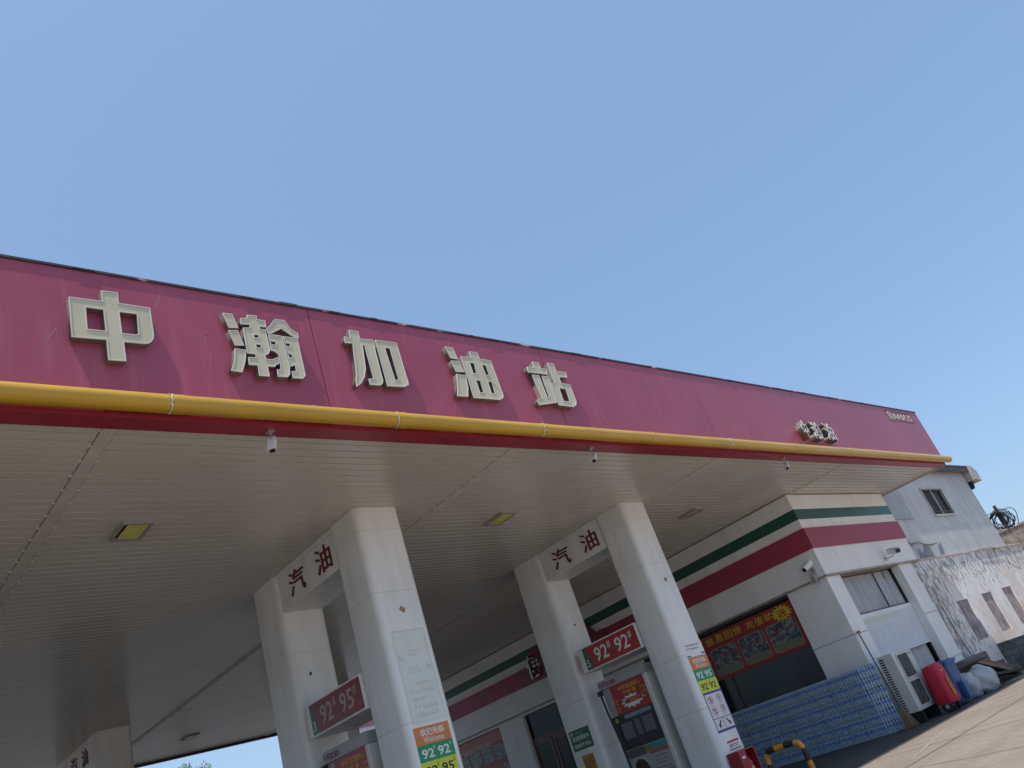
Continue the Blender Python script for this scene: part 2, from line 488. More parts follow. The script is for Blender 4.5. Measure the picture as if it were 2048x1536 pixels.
PALEC = mat('pale_bounce_concrete', (0.40, 0.34, 0.28), 0.85, var=0.12, scale=0.3, bump=0.1, bscale=20)  # unseen pale ground, added to bounce more light onto walls and ceiling
b = MB()
xs = [-160 + k * 20 for k in range(17)]
for xa, xb in zip(xs, xs[1:]):
    b.quad((xa, -90, gz(xa) + .004), (xb, -90, gz(xb) + .004), (xb, 2.0, gz(xb) + .004), (xa, 2.0, gz(xa) + .004))
tag(b.build('added_bounce_ground', PALEC), kind='structure')
DARKG = mat('bounce_cutting_asphalt', (0.075, 0.073, 0.07), 0.9, var=0.2, scale=0.5)  # unseen dark ground behind the canopy, added to cut bounce onto the ceiling
b = MB()
xs = [-160 + k * 20 for k in range(17)]
for xa, xb in zip(xs, xs[1:]):
    b.quad((xa, 36.1, gz(xa) + .004), (xb, 36.1, gz(xb) + .004), (xb, 140, gz(xb) + .004), (xa, 140, gz(xa) + .004))
tag(b.build('added_dark_ground', DARKG), kind='structure')
UND = mat('shade_darkened_paving', (0.055, 0.055, 0.05), 0.7, var=0.35, scale=0.6, bump=0.1, bscale=25, stain=(0.04, 0.04, 0.04), stain_amt=0.7, stain_scale=0.8)  # paving colour darkened to deepen the canopy shade, with random stains over it
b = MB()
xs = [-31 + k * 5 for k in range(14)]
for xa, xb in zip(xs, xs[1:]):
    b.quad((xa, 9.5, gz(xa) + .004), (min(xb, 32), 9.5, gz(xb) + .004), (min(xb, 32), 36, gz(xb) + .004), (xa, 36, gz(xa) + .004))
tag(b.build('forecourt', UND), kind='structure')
# ---------------------------------------------------------------- canopy
H = 7.09
XL, XR = -32.0, 32.3
YF, YB = 9.31, 35.4
cn = thing('station_canopy', (XR, 9.0, H), 'huge flat petrol station canopy with faded magenta front panel and slatted grey ceiling', 'canopy')
JX = [XL, -25.3, -18.15, -11.02, -3.9, 3.2, 10.32, 17.35, 24.54, XR]
b = MB()
y = YF + 0.01
rows = []
while y < YB - 0.05:
    wd = 0.178
    big = 0.0
    for c in (16.75, 26.9):
        if abs(y - c) < 0.106: big = 0.025
    rows.append((y + big, min(y + wd, YB - 0.01)))
    y += 0.2115
for i in range(len(JX) - 1):
    x0 = JX[i] + (0.097 if i else 0.0)
    x1 = JX[i + 1] - (0.097 if i < len(JX) - 2 else 0.0)
    for ya, yb in rows:
        b.box(x0, x1, ya, yb, H, H + 0.04)
b.build('ceiling_planks', CEIL, cn)
b = MB()
for x in JX[1:-1]:
    b.box(x - 0.085, x + 0.085, YF + 0.01, YB - 0.02, H - 0.012, H + 0.02)
b.build('joint_cover', JOINT, cn)
b = MB()
k = 0
for x in JX[1:-1]:
    yy = YF + 0.08
    while yy < YB:
        b.box(x - 0.125, x - 0.086, yy, yy + 0.03, H - 0.016, H - 0.001)
        b.box(x + 0.086, x + 0.125, yy, yy + 0.03, H - 0.016, H - 0.001)
        yy += 0.423
tag(b.build('joint_clip', JOINT, cn), kind='stuff')
MB().box(XL, XR - 0.02, YF, YB - 0.01, H + 0.044, H + 0.09).build('ceiling_backing', DARK, cn)
MB().box(XL, XR - 0.1, 9.2, YB - 0.1, 8.6, 8.7).build('roof_deck', METAL, cn)
# magenta front panels
b = MB()
PJ = [XL, -25.7, -20.4, -15.05, -9.7, -4.4, 0.93, 6.25, 11.58, 16.95, 22.35, 27.7, XR]
for i in range(len(PJ) - 1):
    b.box(PJ[i] + (0.007 if i else 0), PJ[i + 1] - (0.007 if i < len(PJ) - 2 else 0), 8.98, 9.10, 7.42, 9.28)
b.build('fascia_panel', MAROON, cn)
b = MB()
b.box(XR - 0.12, XR - 0.003, 9.106, YB, 7.42, 9.28)
b.build('side_panel', MAROON, cn)
b = MB().box(XL, XR - 0.13, 9.101, 9.19, 7.30, 9.27)
b.build('panel_backing', DARK, cn)
b = MB().box(XL, XR + 0.02, 8.955, 9.2, 9.283, 9.318)
rnd = random.Random(3)
x = XL
while x < XR - 0.5:
    w_ = rnd.uniform(0.05, 0.35)
    b.box(x, x + w_, 8.945, 8.953, 9.290, 9.305 + rnd.random() * 0.02)
    x += w_ + rnd.uniform(0.3, 2.4)
b.build('top_flashing', mat('dark_flashing', (0.05, 0.045, 0.05), 0.5, var=0.5, scale=1.5, stain=(0.55, 0.42, 0.34), stain_amt=0.8, stain_scale=1.3, stain_lo=0.6, stain_hi=0.64), cn)
b = MB().box(XL, XR, 9.0, YF, 7.055, 7.29)
b.build('lower_trim', REDTRIM, cn)
b = MB().box(XR - 0.0, XR + 0.05, 9.02, YB, 7.03, 7.28)
b.build('side_trim', mat('pale_trim', (0.5, 0.46, 0.42), 0.5, var=0.1), cn)
b = MB().box(XL, XR, YB + 0.003, YB + 0.2, 7.0, 7.33)
b.build('rear_trim', mat('dark_rear_trim', (0.06, 0.02, 0.025), 0.5), cn)
# white scratches and runs on the magenta panel
b = MB()
rnd = random.Random(11)
for (x, z) in ((2.55, 8.3), (4.45, 8.2), (4.5, 8.55), (6.6, 7.85), (6.5, 8.2), (8.55, 7.85), (8.6, 8.1), (8.5, 7.75), (4.2, 9.05), (3.9, 9.15), (6.9, 9.1), (7.6, 9.12), (9.0, 9.1), (9.15, 9.12), (9.7, 9.08), (11.3, 9.0), (12.0, 9.02), (12.1, 9.1), (10.9, 7.9), (13.2, 9.1)):
    for k in range(3):
        a = x + rnd.uniform(-0.05, 0.05); L_ = rnd.uniform(0.12, 0.32)
        dx = rnd.uniform(-0.16, 0.03)
        w_ = rnd.uniform(0.003, 0.007)
        b.quad((a, 8.977, z), (a + w_, 8.977, z), (a + dx + w_, 8.977, z - L_), (a + dx, 8.977, z - L_))
b.build('scratch_marks', mat('pale_scratch', (0.42, 0.20, 0.20), 0.7), cn)['kind'] = 'stuff'

pp = thing('yellow_drain_pipe', (XR, 8.85, 7.2), 'long yellow painted drain pipe running under the magenta canopy front', 'drain pipe')
b = MB()
PX = [XL, -22, -12, -2.6, 3.78, 7.3, 10.6, 13.9, 17.1, 20.4, 23.8, 27.2, 30.2, 32.46]
for i in range(len(PX) - 1):
    b.tube([(PX[i], 8.86, 7.205), (PX[i + 1] - 0.004, 8.86, 7.205)], 0.128, 20)
b.build('pipe_length', YELPIPE, pp, smooth=True)
for x in PX[1:-1]:
    MB().tube([(x + 0.02, 8.86, 7.205), (x + 0.19, 8.86, 7.205)], 0.134, 20).build('pipe_socket', YELPIPE, pp, smooth=True)
rnd = random.Random(5)
for x in (3.78, 7.3, 10.6, 17.1):
    b = MB()
    for k in range(16):
        a = R(-100 + k * 14 + 180)
        r_ = 0.1365
        x_ = x - 0.02 + rnd.uniform(-0.012, 0.012)
        w_ = rnd.uniform(0.01, 0.035)
        p = lambda aa, xx: (xx, 8.86 + r_ * math.cos(aa), 7.205 + r_ * math.sin(aa))
        b.quad(p(a, x_), p(a, x_ + w_), p(a + R(14), x_ + w_), p(a + R(14), x_))
    b.build('sealant_smear', mat('white_sealant', (0.6, 0.58, 0.52), 0.7), pp)
for x in (5.9, 12.2, 18.7, 25.4):
    MB().box(x, x + 0.04, 8.9, 9.0, 7.32, 7.40).build('pipe_bracket', METAL, pp)

# channel letters
GY = 8.88
FF = Face((0, GY, 0), '-y')
LET = (('zhong', '中', 'first big cream channel letter on the magenta panel, the broad boxed character 中'),
       ('han', '瀚', 'second and most intricate big cream channel letter on the panel, the character 瀚'),
       ('jia', '加', 'middle big cream channel letter on the panel, the character 加 with one slot opening'),
       ('you', '油', 'fourth big cream channel letter on the panel, the character 油 with four small windows'),
       ('zhan', '站', 'last big cream channel letter on the panel, the character 站'))
for key, ch, lab in LET:
    loops = GLYPHS[key]
    xs_ = [p[0] for l in loops for p in l]
    t = thing('channel_letter', (min(xs_), 8.98, 7.72), lab, 'sign letter', 'big cream letters on the canopy front')
    M = FF.mtx(); base = base_of(t)
    letter_parts(loops, 0.095, 0.013, M, base, (RETURN, RIM, CREAM), t)
    bx = MB()
    for l in loops[:1]:
        cx = sum(p[0] for p in l) / len(l); cz = sum(p[1] for p in l) / len(l)
        bx.box(cx - 0.02, cx + 0.02, 8.970, 8.983, cz - 0.02, cz + 0.02)
    bx.build('stand_off', METAL, t)
# three small deep letters
F0 = Face((0, 8.80, 0), '-y')
SMALL = mat('weathered_white_letter', (0.55, 0.55, 0.51), 0.5, var=0.4, scale=7)
for ch, x0, x1, lab in (('中', 21.45, 21.78, 'small deep white letter 中, nearest the camera of three beside the panel edge'),
                        ('瀚', 22.02, 22.55, 'small deep white letter 瀚 in the middle of the three small ones'),
                        ('油', 22.85, 23.40, 'small deep white letter 油, farthest of the three small ones')):
    t = thing('small_channel_letter', (x0, 8.98, 7.62), lab, 'sign letter', 'small deep white letters on the canopy front')
    text(F0, ch, x0, x1, 7.54, 8.12, -0.175, 0.175, RETURN, t, 'letter_return', bold=0.004)
    text(F0, ch, x0, x1, 7.54, 8.12, 0.001, 0.012, SMALL, t, 'letter_face', bold=0.004)
FP = Face((0, 8.98, 0), '-y')
t = thing('station_code_plate', (29.3, 8.98, 8.7), 'faded station code in pale letters by the top right corner of the magenta panel', 'sign')
FP.rect('backing_plate', 29.2, 31.6, 8.74, 9.20, 0.0, 0.004, mat('grimy_plate', (0.24, 0.085, 0.10), 0.6, var=0.3), t)
text(FP, '鲁AA0135', 29.28, 31.45, 8.79, 9.13, 0.005, 0.012, mat('pale_letters', (0.55, 0.50, 0.47), 0.5), t, bold=0.0)

# ceiling lamps
YLENS = mat('yellowed_lens', (0.72, 0.67, 0.15), 0.25, var=0.15, scale=5)
def lamp(x, y, label, lens):
    t = thing('ceiling_lamp', (x, y, H), label, 'ceiling lamp', 'lamps under the canopy')
    b = MB()
    for a in ((x - .24, x - .20, y - .34, y + .34), (x + .20, x + .24, y - .34, y + .34), (x - .199, x + .199, y - .34, y - .29), (x - .199, x + .199, y + .29, y + .34)):
        b.box(*a, H - 0.05, H - 0.002)
    b.build('lamp_frame', GREY, t)
    MB().box(x - .199, x + .199, y - .289, y + .289, H - 0.018, H - 0.004).build('lamp_well', DARK, t)
    MB().box(x - .14, x + .19, y - .27, y + .27, H - 0.040, H - 0.020).build('lamp_lens', lens, t)
    return t
lamp(4.47, 12.54, 'square lamp with yellowed lens in the ceiling at left, nearest the camera', YLENS)
lamp(12.58, 12.56, 'yellow lensed ceiling lamp between the two pump islands', YLENS)
lamp(20.45, 12.68, 'small looking ceiling lamp nearest the shop building stripes', mat('dusty_lens', (0.42, 0.39, 0.20), 0.4, var=0.2))
lamp(12.63, 31.75, 'pale ceiling lamp far back near the rear edge of the canopy', mat('white_lens', (0.75, 0.74, 0.70), 0.4))

# cctv cameras
def cctv(base, aim, label, group, drop=0.22, size=1.0, side=None):
    t = thing('security_camera', base, label, 'security camera', group)
    bx, by, bz = base
    b = MB()
    if side is None:
        b.box(bx - .05, bx + .05, by - .05, by + .05, bz - .03, bz - .001)
        p1 = (bx, by, bz - drop)
        b.build('mount_plate', METAL, t)
        MB().tube([(bx, by, bz - .03), p1], 0.014, 8).build('bracket_arm', METAL, t)
    else:
        s = Vector(side)
        b.box(bx - .04 - abs(s.y) * .02, bx + .04 + abs(s.y) * .02, by - .04 - abs(s.x) * .02, by + .04 + abs(s.x) * .02, bz - .07, bz + .07)
        p1 = tuple(Vector(base) + s * drop + Vector((0, 0, .14)))
        b.build('mount_plate', METAL, t)
        MB().tube([base, tuple(Vector(base) + s * drop * .8), p1], 0.016, 8).build('bracket_arm', METAL, t)
    a = Vector(aim).normalized()
    q = a.to_track_quat('Y', 'Z').to_matrix().to_4x4()
    M = Matrix.Translation(Vector(p1)) @ q @ Matrix.Scale(size, 4)
    MB().prism(rrect(-.065, .065, -.06, .05, .02, 2), -.17, .15, 'y').move(M).build('camera_housing', mat('white_housing', (0.72, 0.71, 0.68), 0.35, var=0.05), t)
    MB().box(-.075, .075, -.17, .20, .055, .068).move(M).build('sun_hood', MATS['white_housing'], t)
    MB().prism(rrect(-.055, .055, -.05, .045, .02, 2), .151, .175, 'y').move(M).build('lens_window', BLACK, t)
    return t
G1 = 'cameras hung from the canopy edge'
cctv((5.28, 9.16, 7.055), (-.30, -.25, -.8), 'white security camera hanging below the red trim at left, closest to the camera', G1, .22, 0.72)
cctv((12.25, 9.16, 7.055), (-.55, -.2, -.6), 'white security camera hanging from the red trim over the gap between pillars', G1, .22, 0.72)
cctv((20.2, 9.16, 7.055), (-.5, -.1, -.5), 'white security camera hanging from the red trim, farthest right of the three', G1, .22, 0.8)

# ---------------------------------------------------------------- fuel islands
RL = mat('dark_red_letter', (0.13, 0.012, 0.015), 0.4)
def island(x, y, label, first):
    t = thing('pump_island_portal', (x, y, gz(x)), label, 'canopy pillars', 'pillar portals over the pump islands')
    X0, X1 = x, x + 1.03
    g = gz(x)
    for (ya, yb) in ((y, y + 1.0), (y + 3.38, y + 4.55)):
        b = MB()
        for (za, zb) in ((g + 0.2, 1.9), (1.904, 3.12), (3.124, 5.4), (5.404, 6.62), (6.624, H - 0.002)):
            b.prism(rrect(X0, X1, ya, yb, 0.15, 5), za, zb)
        b.build('pillar', WHITE, t, smooth=True)
    MB().box(X0 + .06, X1 - .06, y + 0.99, y + 3.39, 6.27, H - 0.003).build('beam', WHITE, t)
    b = MB()
    b.box(X0 + .03, X0 + .056, y + 1.005, y + 3.375, H - 0.10, H - 0.004)
    b.build('beam_trim', WHITE, t)
    F = Face((X0 + .06, 0, 0), '-x')
    for ch, ya, yb in (('汽', y + 2.93, y + 2.27), ('油', y + 1.76, y + 1.16)):
        text(F, ch, -ya, -yb, 6.41, 6.92, 0.0, 0.022, RL, t, 'beam_letter', bold=0.006)
    MB().prism(rrect(X0 - .25, X1 + .25, y - 0.7, y + 5.3, 0.3, 5), g - 0.05, g + 0.2).build('island_kerb', mat('kerb_concrete', (0.32, 0.31, 0.29), 0.8, var=0.15, bump=0.1), t)
    return t
isl = island(8.22, 11.85, 'nearest white pillar portal with red 汽油 letters, its front pillar carrying the faded poster', True)
isl2 = island(16.18, 11.85, 'white pillar portal with red 汽油 letters nearest the shop, beside the striped guard rail', False)
isl3 = island(8.22, 27.62, 'dim white pillar portal with red 汽油 letters at the lower left, far under the canopy', False)
isl4 = island(16.18, 27.62, 'far white pillar portal mostly hidden behind the nearest portal', False)
# peeled spots on pillars
b = MB()
F = Face((0, 11.85, 0), '-y')
b.bm.free()
STAIN = mat('peeled_spot', (0.33, 0.24, 0.13), 0.8, var=0.4, scale=20)
def spot(face, cx, cz, r, parent, seed, m_=STAIN):
    rnd = random.Random(seed)
    P = []
    for k in range(18):
        a = 2 * math.pi * k / 18
        rr = r * rnd.uniform(.45, 1.0)
        P.append((cx + rr * math.cos(a), cz + rr * math.sin(a)))
    face.poly('paint_chip', P, 0.0, 0.004, m_, parent)
spot(F, 8.74, 5.05, .075, isl, 2)
spot(F, 16.75, 4.95, .08, isl2, 5)
FB = Face((0, 15.23, 0), '-y')
spot(FB, 8.62, 4.95, .05, isl, 9, BLACK)
spot(FB, 16.72, 5.0, .05, isl2, 8, mat('dark_chip', (0.06, 0.05, 0.04), 0.8))

ORANGE = mat('orange_sticker', (0.62, 0.20, 0.055), 0.5, var=0.06)
GREENS = mat('green_sticker', (0.012, 0.26, 0.10), 0.5, var=0.06)
YELS = mat('yellow_sticker', (0.56, 0.62, 0.04), 0.5, var=0.06)
PAPER = mat('white_sticker', (0.74, 0.75, 0.76), 0.55, var=0.05)
WTXT = mat('white_print', (0.72, 0.72, 0.70), 0.5)
KTXT = mat('black_print', (0.02, 0.02, 0.02), 0.5)
def grade_sign(x0, x1, zt, top, mid, low, label):
    t = thing('fuel_grade_sign', (x0, 11.85, zt - .85), label, 'sign', 'welcome and fuel grade stickers on the pillars')
    d = 0.006
    F.rect('orange_panel', x0, x1, zt - .29, zt, 0, d, ORANGE, t)
    F.rect('green_panel', x0, x1, zt - .55, zt - .291, 0, d, GREENS, t)
    F.rect('yellow_panel', x0, x1, zt - .82, zt - .551, 0, d, YELS, t)
    w_ = x1 - x0
    text(F, '欢迎光临', x0 + w_ * .16, x1 - w_ * .16, zt - .155, zt - .04, d, .002, WTXT, t, bold=0.02)
    text(F, 'Welcome', x0 + w_ * .22, x1 - w_ * .2, zt - .265, zt - .17, d, .002, WTXT, t, bold=0.0)
    for (s, zz, mm) in ((mid, zt - .55, WTXT), (low, zt - .82, KTXT)):
        a, c = s
        text(F, a, x0 + w_ * .08, x0 + w_ * .42, zz + .045, zz + .195, d, .002, mm, t, bold=0.02)
        text(F, '#', x0 + w_ * .425, x0 + w_ * .465, zz + .165, zz + .225, d, .002, mm, t, bold=0.0)
        text(F, c, x0 + w_ * .53, x0 + w_ * .87, zz + .045, zz + .195, d, .002, mm, t, bold=0.02)
        text(F, '#', x0 + w_ * .885, x0 + w_ * .925, zz + .165, zz + .225, d, .002, mm, t, bold=0.0)
    return t
grade_sign(8.35, 9.09, 3.02, None, ('92', '92'), ('92', '95'), 'orange, green and yellow welcome sticker with green row 92 92 on the nearest pillar')
grade_sign(16.37, 17.13, 3.03, None, ('92', '95'), ('92', '92'), 'orange, green and yellow welcome sticker with green row 92 95 above the warning sign')
# faded poster on the near pillar
t = thing('faded_poster', (8.37, 11.85, 3.05), 'tall pale faded poster on the nearest pillar above the orange welcome sticker', 'poster')
F.rect('poster_sheet', 8.37, 9.10, 3.06, 4.66, 0, .005, mat('bleached_poster', (0.66, 0.70, 0.65), 0.5, var=0.07, scale=2.5), t)
PALE = mat('bleached_print', (0.50, 0.55, 0.56), 0.6)
PALEO = mat('bleached_orange_print', (0.60, 0.46, 0.34), 0.6)
marks(F, 8.50, 9.05, 3.14, 3.66, 4, .005, PALE, t, seed=4)
marks(F, 8.56, 8.94, 3.86, 4.05, 1, .005, mat('bleached_title', (0.58, 0.61, 0.57), .6), t, fill=.8, ch=.09, seed=5)
marks(F, 8.62, 8.90, 4.19, 4.25, 1, .005, PALE, t, ch=.03, seed=6)
for q in ((8.66, 8.88, 4.285, 4.293), (8.40, 8.76, 4.655, 4.667), (8.80, 9.08, 4.650, 4.662), (8.62, 8.92, 3.72, 3.735)):
    F.rect('orange_rule', *q, .005, .007, PALEO, t)
b = MB(); b.box(8.39, 8.396, 3.1, 4.6, .005, .007); b.box(9.07, 9.076, 3.1, 4.6, .005, .007); b.box(8.4, 9.06, 3.1, 3.106, .005, .007)
b.move(F.mtx()).build('poster_border', PALE, t)
b = MB()
for cx, cz in ((8.46, 4.22), (9.0, 4.02)):
    for k in range(5):
        b.box(cx - .05 + k * .02, cx - .042 + k * .02, cz - .07, cz + .02 + .04 * math.sin(k * 1.7), .005, .007)
    b.box(cx - .06, cx + .06, cz - .08, cz - .073, .005, .007)
b.move(F.mtx()).build('printed_towers', PALE, t)
# signs on the second pillar
t = thing('notice_sticker', (16.38, 11.85, 3.04), 'white notice with two printed lines and blue corners above the second welcome sticker', 'sign')
F.rect('sheet', 16.36, 17.12, 3.035, 3.37, 0, .005, PAPER, t)
marks(F, 16.45, 17.1, 3.18, 3.34, 2, .005, KTXT, t, seed=7, fill=.55, ch=.05)
b = MB(); b.box(16.365, 16.52, 3.04, 3.075, .005, .007); b.box(16.95, 17.115, 3.06, 3.10, .005, .007)
b.move(F.mtx()).build('blue_corner', mat('blue_print', (0.03, 0.19, 0.42), .5), t)
t = thing('warning_sign', (16.38, 11.85, 1.3), 'tall purple framed sign with four round warning pictograms over two black arrows', 'sign')
F.rect('sheet', 16.38, 17.14, 1.31, 2.205, 0, .005, mat('pinkish_sheet', (0.70, 0.64, 0.66), .5, var=.04), t)
PURP = mat('purple_border', (0.07, 0.06, 0.22), .5)
b = MB()
for a in ((16.38, 16.405, 1.31, 2.205), (17.115, 17.14, 1.31, 2.205), (16.406, 17.114, 2.155, 2.205), (16.406, 17.114, 1.31, 1.365), (16.406, 17.114, 1.60, 1.615), (16.752, 16.765, 1.366, 1.599)):
    b.box(*a, .005, .008)
b.move(F.mtx()).build('border', PURP, t)
REDP = mat('red_print', (0.42, 0.03, 0.035), .5)
for i, (cx, cz) in enumerate(((16.58, 2.02), (16.93, 2.03), (16.58, 1.77), (16.93, 1.78))):
    ring = MB()
    n = 20
    for k in range(n):
        a0, a1 = 2 * math.pi * k / n, 2 * math.pi * (k + 1) / n
        q = lambda a, r_: (cx + r_ * math.cos(a), cz + r_ * math.sin(a) * .85, .008)
        ring.quad(q(a0, .085), q(a0, .10), q(a1, .10), q(a1, .085))
    if i in (0, 2): ring.quad((cx - .07, cz + .05, .0085), (cx - .06, cz + .06, .0085), (cx + .07, cz - .05, .0085), (cx + .06, cz - .06, .0085))
    ring.move(F.mtx()).build('round_pictogram', REDP, t)
    ic = MB()
    ic.box(cx - .012, cx + .02, cz - .05, cz + .03, .006, .007)
    ic.box(cx - .04, cx + .04, cz - .02 + .02 * i, cz - .01 + .02 * i, .0062, .0072)
    ic.box(cx - .02, cx + .01, cz + .032, cz + .055, .006, .007)
    ic.move(F.mtx()).build('pictogram_figure', KTXT, t)
    marks(F, cx - .09, cx + .10, cz - .135, cz - .105, 1, .005, mat('faint_print', (0.35, 0.25, 0.27), .6), t, ch=.02, seed=i)
def arrow(cx, cz, ang, s):
    P = [(-.10, -.016), (.02, -.02), (.02, -.055), (.11, 0), (.02, .055), (.02, .02), (-.10, .016)]
    c, n = math.cos(ang), math.sin(ang)
    return [(cx + s * (p[0] * c - p[1] * n), cz + s * (p[0] * n + p[1] * c)) for p in P]
F.poly('arrow', arrow(16.585, 1.485, R(-132), 1.0), .005, .008, KTXT, t)
F.poly('arrow', arrow(16.94, 1.49, R(-48), 1.0), .005, .008, KTXT, t)
t = thing('small_notice', (16.55, 11.85, .9), 'small red and white notice low on the second pillar just above the red box', 'sign')
F.rect('sheet', 16.55, 17.02, .90, 1.10, 0, .004, PAPER, t)
F.rect('red_bar', 16.55, 17.02, 1.055, 1.10, .004, .006, REDP, t)
F.rect('red_bar', 16.55, 17.02, .90, .925, .004, .006, REDP, t)
marks(F, 16.60, 17.05, .94, 1.04, 1, .004, KTXT, t, ch=.06, fill=.8, seed=12)

# price sign boxes between pillars
def price_box(x, y, num, g1, g2, label, red):
    z0, z1 = 3.69, 4.24
    t = thing('fuel_grade_lightbox', (x, y + 1.0, z0), label, 'sign', 'red fuel grade lightboxes between the pillars')
    b = MB().box(x - .02, x + .98, y + 1.005, y + 3.12, z0 - .035, z1 + .035)
    b.bevel(.012, 2).build('casing', WHITE, t)
    Fx = Face((x - .02, 0, 0), '-x')
    R0, R1 = -(y + 2.93), -(y + 1.02)
    Fx.poly('green_corner', [(R0, z0), (R0 + .26, z0), (R0 + .12, z1), (R0, z1)], 0, .012, mat('green_lightbox', (0.012, 0.10, 0.045), .3), t)
    Fx.poly('red_panel', [(R0 + .262, z0), (R1, z0), (R1, z1), (R0 + .122, z1)], 0, .012, red, t)
    wt = WTXT if num == '5' else mat('dim_print', (0.42, 0.33, 0.33), .5)
    text(Fx, num, R0 + .05, R0 + .14, z0 + .06, z0 + .24, .012, .003, WTXT, t, bold=0.0)
    for s, a in ((g1, R0 + .38), (g2, R0 + 1.14)):
        text(Fx, s, a, a + .48, z0 + .10, z1 - .10, .012, .003, wt, t, bold=0.015)
        text(Fx, '#', a + .50, a + .62, z1 - .26, z1 - .08, .012, .003, wt, t, bold=0.0)
    return t
price_box(8.22, 11.85, '3', '92', '95', 'dull red lightbox numbered 3 reading 92 and 95 on the nearest island', mat('dull_red_lightbox', (0.22, 0.028, 0.035), .35, var=.1))
price_box(16.18, 11.85, '5', '92', '92', 'bright red lightbox numbered 5 reading 92 twice on the second island', mat('red_lightbox', (0.36, 0.018, 0.022), .35, var=.08))

# dispensers
DISPB = mat('dispenser_panel', (0.33, 0.34, 0.32), 0.4, var=.08)
REDPOST = mat('red_poster', (0.34, 0.014, 0.018), .4, var=.1)
GOLD = mat('yellow_print', (0.60, 0.36, 0.05), .5)
def dispenser(x, y, label):
    t = thing('fuel_dispenser', (x, y + 1.2, gz(x) + .2), label, 'fuel pump', 'fuel dispensers between the pillars')
    g = gz(x) + .2
    X0 = x + .02
    b = MB().box(X0 + .03, X0 + .80, y + 1.35, y + 2.80, g, 3.12); b.bevel(.02, 2).build('cabinet', DISPB, t)
    b = MB().box(X0, X0 + .86, y + 1.27, y + 2.88, 3.121, 3.34); b.bevel(.02, 2).build('header', DISPB, t)
    b = MB().box(X0 - .02, X0 + .82, y + 1.22, y + 1.349, g, 3.12); b.bevel(.03, 3).build('side_column', mat('pale_column', (0.55, 0.55, 0.50), .4, var=.06), t)
    Fx = Face((X0, 0, 0), '-x'); Fc = Face((X0 + .03, 0, 0), '-x')
    Fx.rect('header_label', -(y + 2.86), -(y + 2.18), 3.15, 3.31, 0, .004, mat('pink_label', (0.45, 0.36, 0.38), .5), t)
    text(Fx, '中瀚加油站', -(y + 2.82), -(y + 2.22), 3.165, 3.295, .004, .002, mat('maroon_print', (0.12, 0.03, 0.05), .5), t, bold=0.02)
    a, c = -(y + 2.53), -(y + 1.36)
    Fc.rect('red_poster', a, c, 2.43, 3.119, 0, .008, REDPOST, t)
    text(Fc, '中瀚加油站', a + .25, a + .95, 2.945, 3.06, .008, .002, GOLD, t, bold=0.02)
    text(Fc, '每天优惠', a + .38, a + .82, 2.83, 2.92, .008, .002, GOLD, t, bold=0.02)
    P = []
    for k in range(24):
        an = 2 * math.pi * k / 24
        r_ = 1.0 if k % 2 == 0 else .72
        P.append((a + .60 + .40 * r_ * math.cos(an), 2.65 + .165 * r_ * math.sin(an)))
    Fc.poly('starburst', P, .008, .010, WTXT, t)
    Fc.poly('burst_patch', [(a + .36, 2.61), (a + .92, 2.61), (a + .96, 2.73), (a + .40, 2.73)], .010, .012, mat('burst_orange', (0.45, 0.12, 0.06), .5), t)
    text(Fc, '200', a + .28, a + .50, 2.61, 2.71, .012, .002, KTXT, t, bold=0.0)
    text(Fc, '22', a + .78, a + .93, 2.64, 2.76, .012, .002, KTXT, t, bold=0.0)
    for k in range(4):
        marks(Fc, a + .06, a + .20, 2.72 - k * .085, 2.80 - k * .085, 1, .008, GOLD, t, ch=.075, fill=.8, seed=k)
        marks(Fc, c - .18, c - .02, 2.93 - k * .11, 3.01 - k * .11, 1, .008, GOLD, t, ch=.075, fill=.8, seed=k + 30)
    d0, d1 = -(y + 2.78), -(y + 1.36)
    Fc.rect('display_fascia', d0, d1, 1.62, 2.428, 0, .02, BLACK, t)
    SCR = mat('grey_display', (0.05, 0.056, 0.064), .25, var=.1)
    Fc.rect('title_strip', d0 + .42, d1 - .12, 2.29, 2.40, .02, .024, mat('blue_grey_strip', (0.10, 0.14, 0.16), .3), t)
    marks(Fc, d0 + .45, d1 + .05, 2.30, 2.39, 1, .024, mat('pale_strip_print', (0.35, 0.38, 0.38), .5), t, ch=.08, fill=.8, seed=3)
    Fc.rect('display', d0 + .22, d0 + .60, 1.84, 2.22, .02, .026, SCR, t)
    Fc.rect('display', d0 + .68, d0 + .86, 1.86, 2.22, .02, .026, SCR, t)
    Fc.rect('display', d0 + .93, d0 + 1.30, 1.86, 2.22, .02, .026, SCR, t)
    n = []
    for k in range(16): n.append((d0 + .14 + .05 * math.cos(k * math.pi / 8), 2.33 + .06 * math.sin(k * math.pi / 8)))
    Fc.poly('pump_number_disc', n, .02, .023, mat('yellow_disc', (0.55, 0.52, 0.03), .4), t)
    text(Fc, '9', d0 + .12, d0 + .165, 2.29, 2.37, .023, .002, KTXT, t, bold=0.0)
    Fc.rect('teal_strip', d1 - .52, d1 - .02, 1.46, 1.60, 0, .01, mat('teal_print', (0.03, 0.20, 0.19), .4), t)
    Fc.rect('olive_strip', d1 - .72, d1 - .521, 1.46, 1.60, 0, .01, mat('olive_print', (0.16, 0.15, 0.05), .4), t)
    Fc.rect('dark_strip', d0 + .02, d1 - .721, 1.42, 1.60, 0, .01, mat('brown_print', (0.07, 0.06, 0.055), .4, var=.3), t)
    Fc.rect('rust_strip', d1 - .62, d1 - .02, 1.38, 1.455, 0, .01, mat('rust_print', (0.30, 0.07, 0.04), .4), t)
    marks(Fc, d1 - .52, d1 - .05, 1.10, 1.34, 3, 0.0, mat('olive_text', (0.15, 0.13, 0.06), .5), t, ch=.05, seed=14)
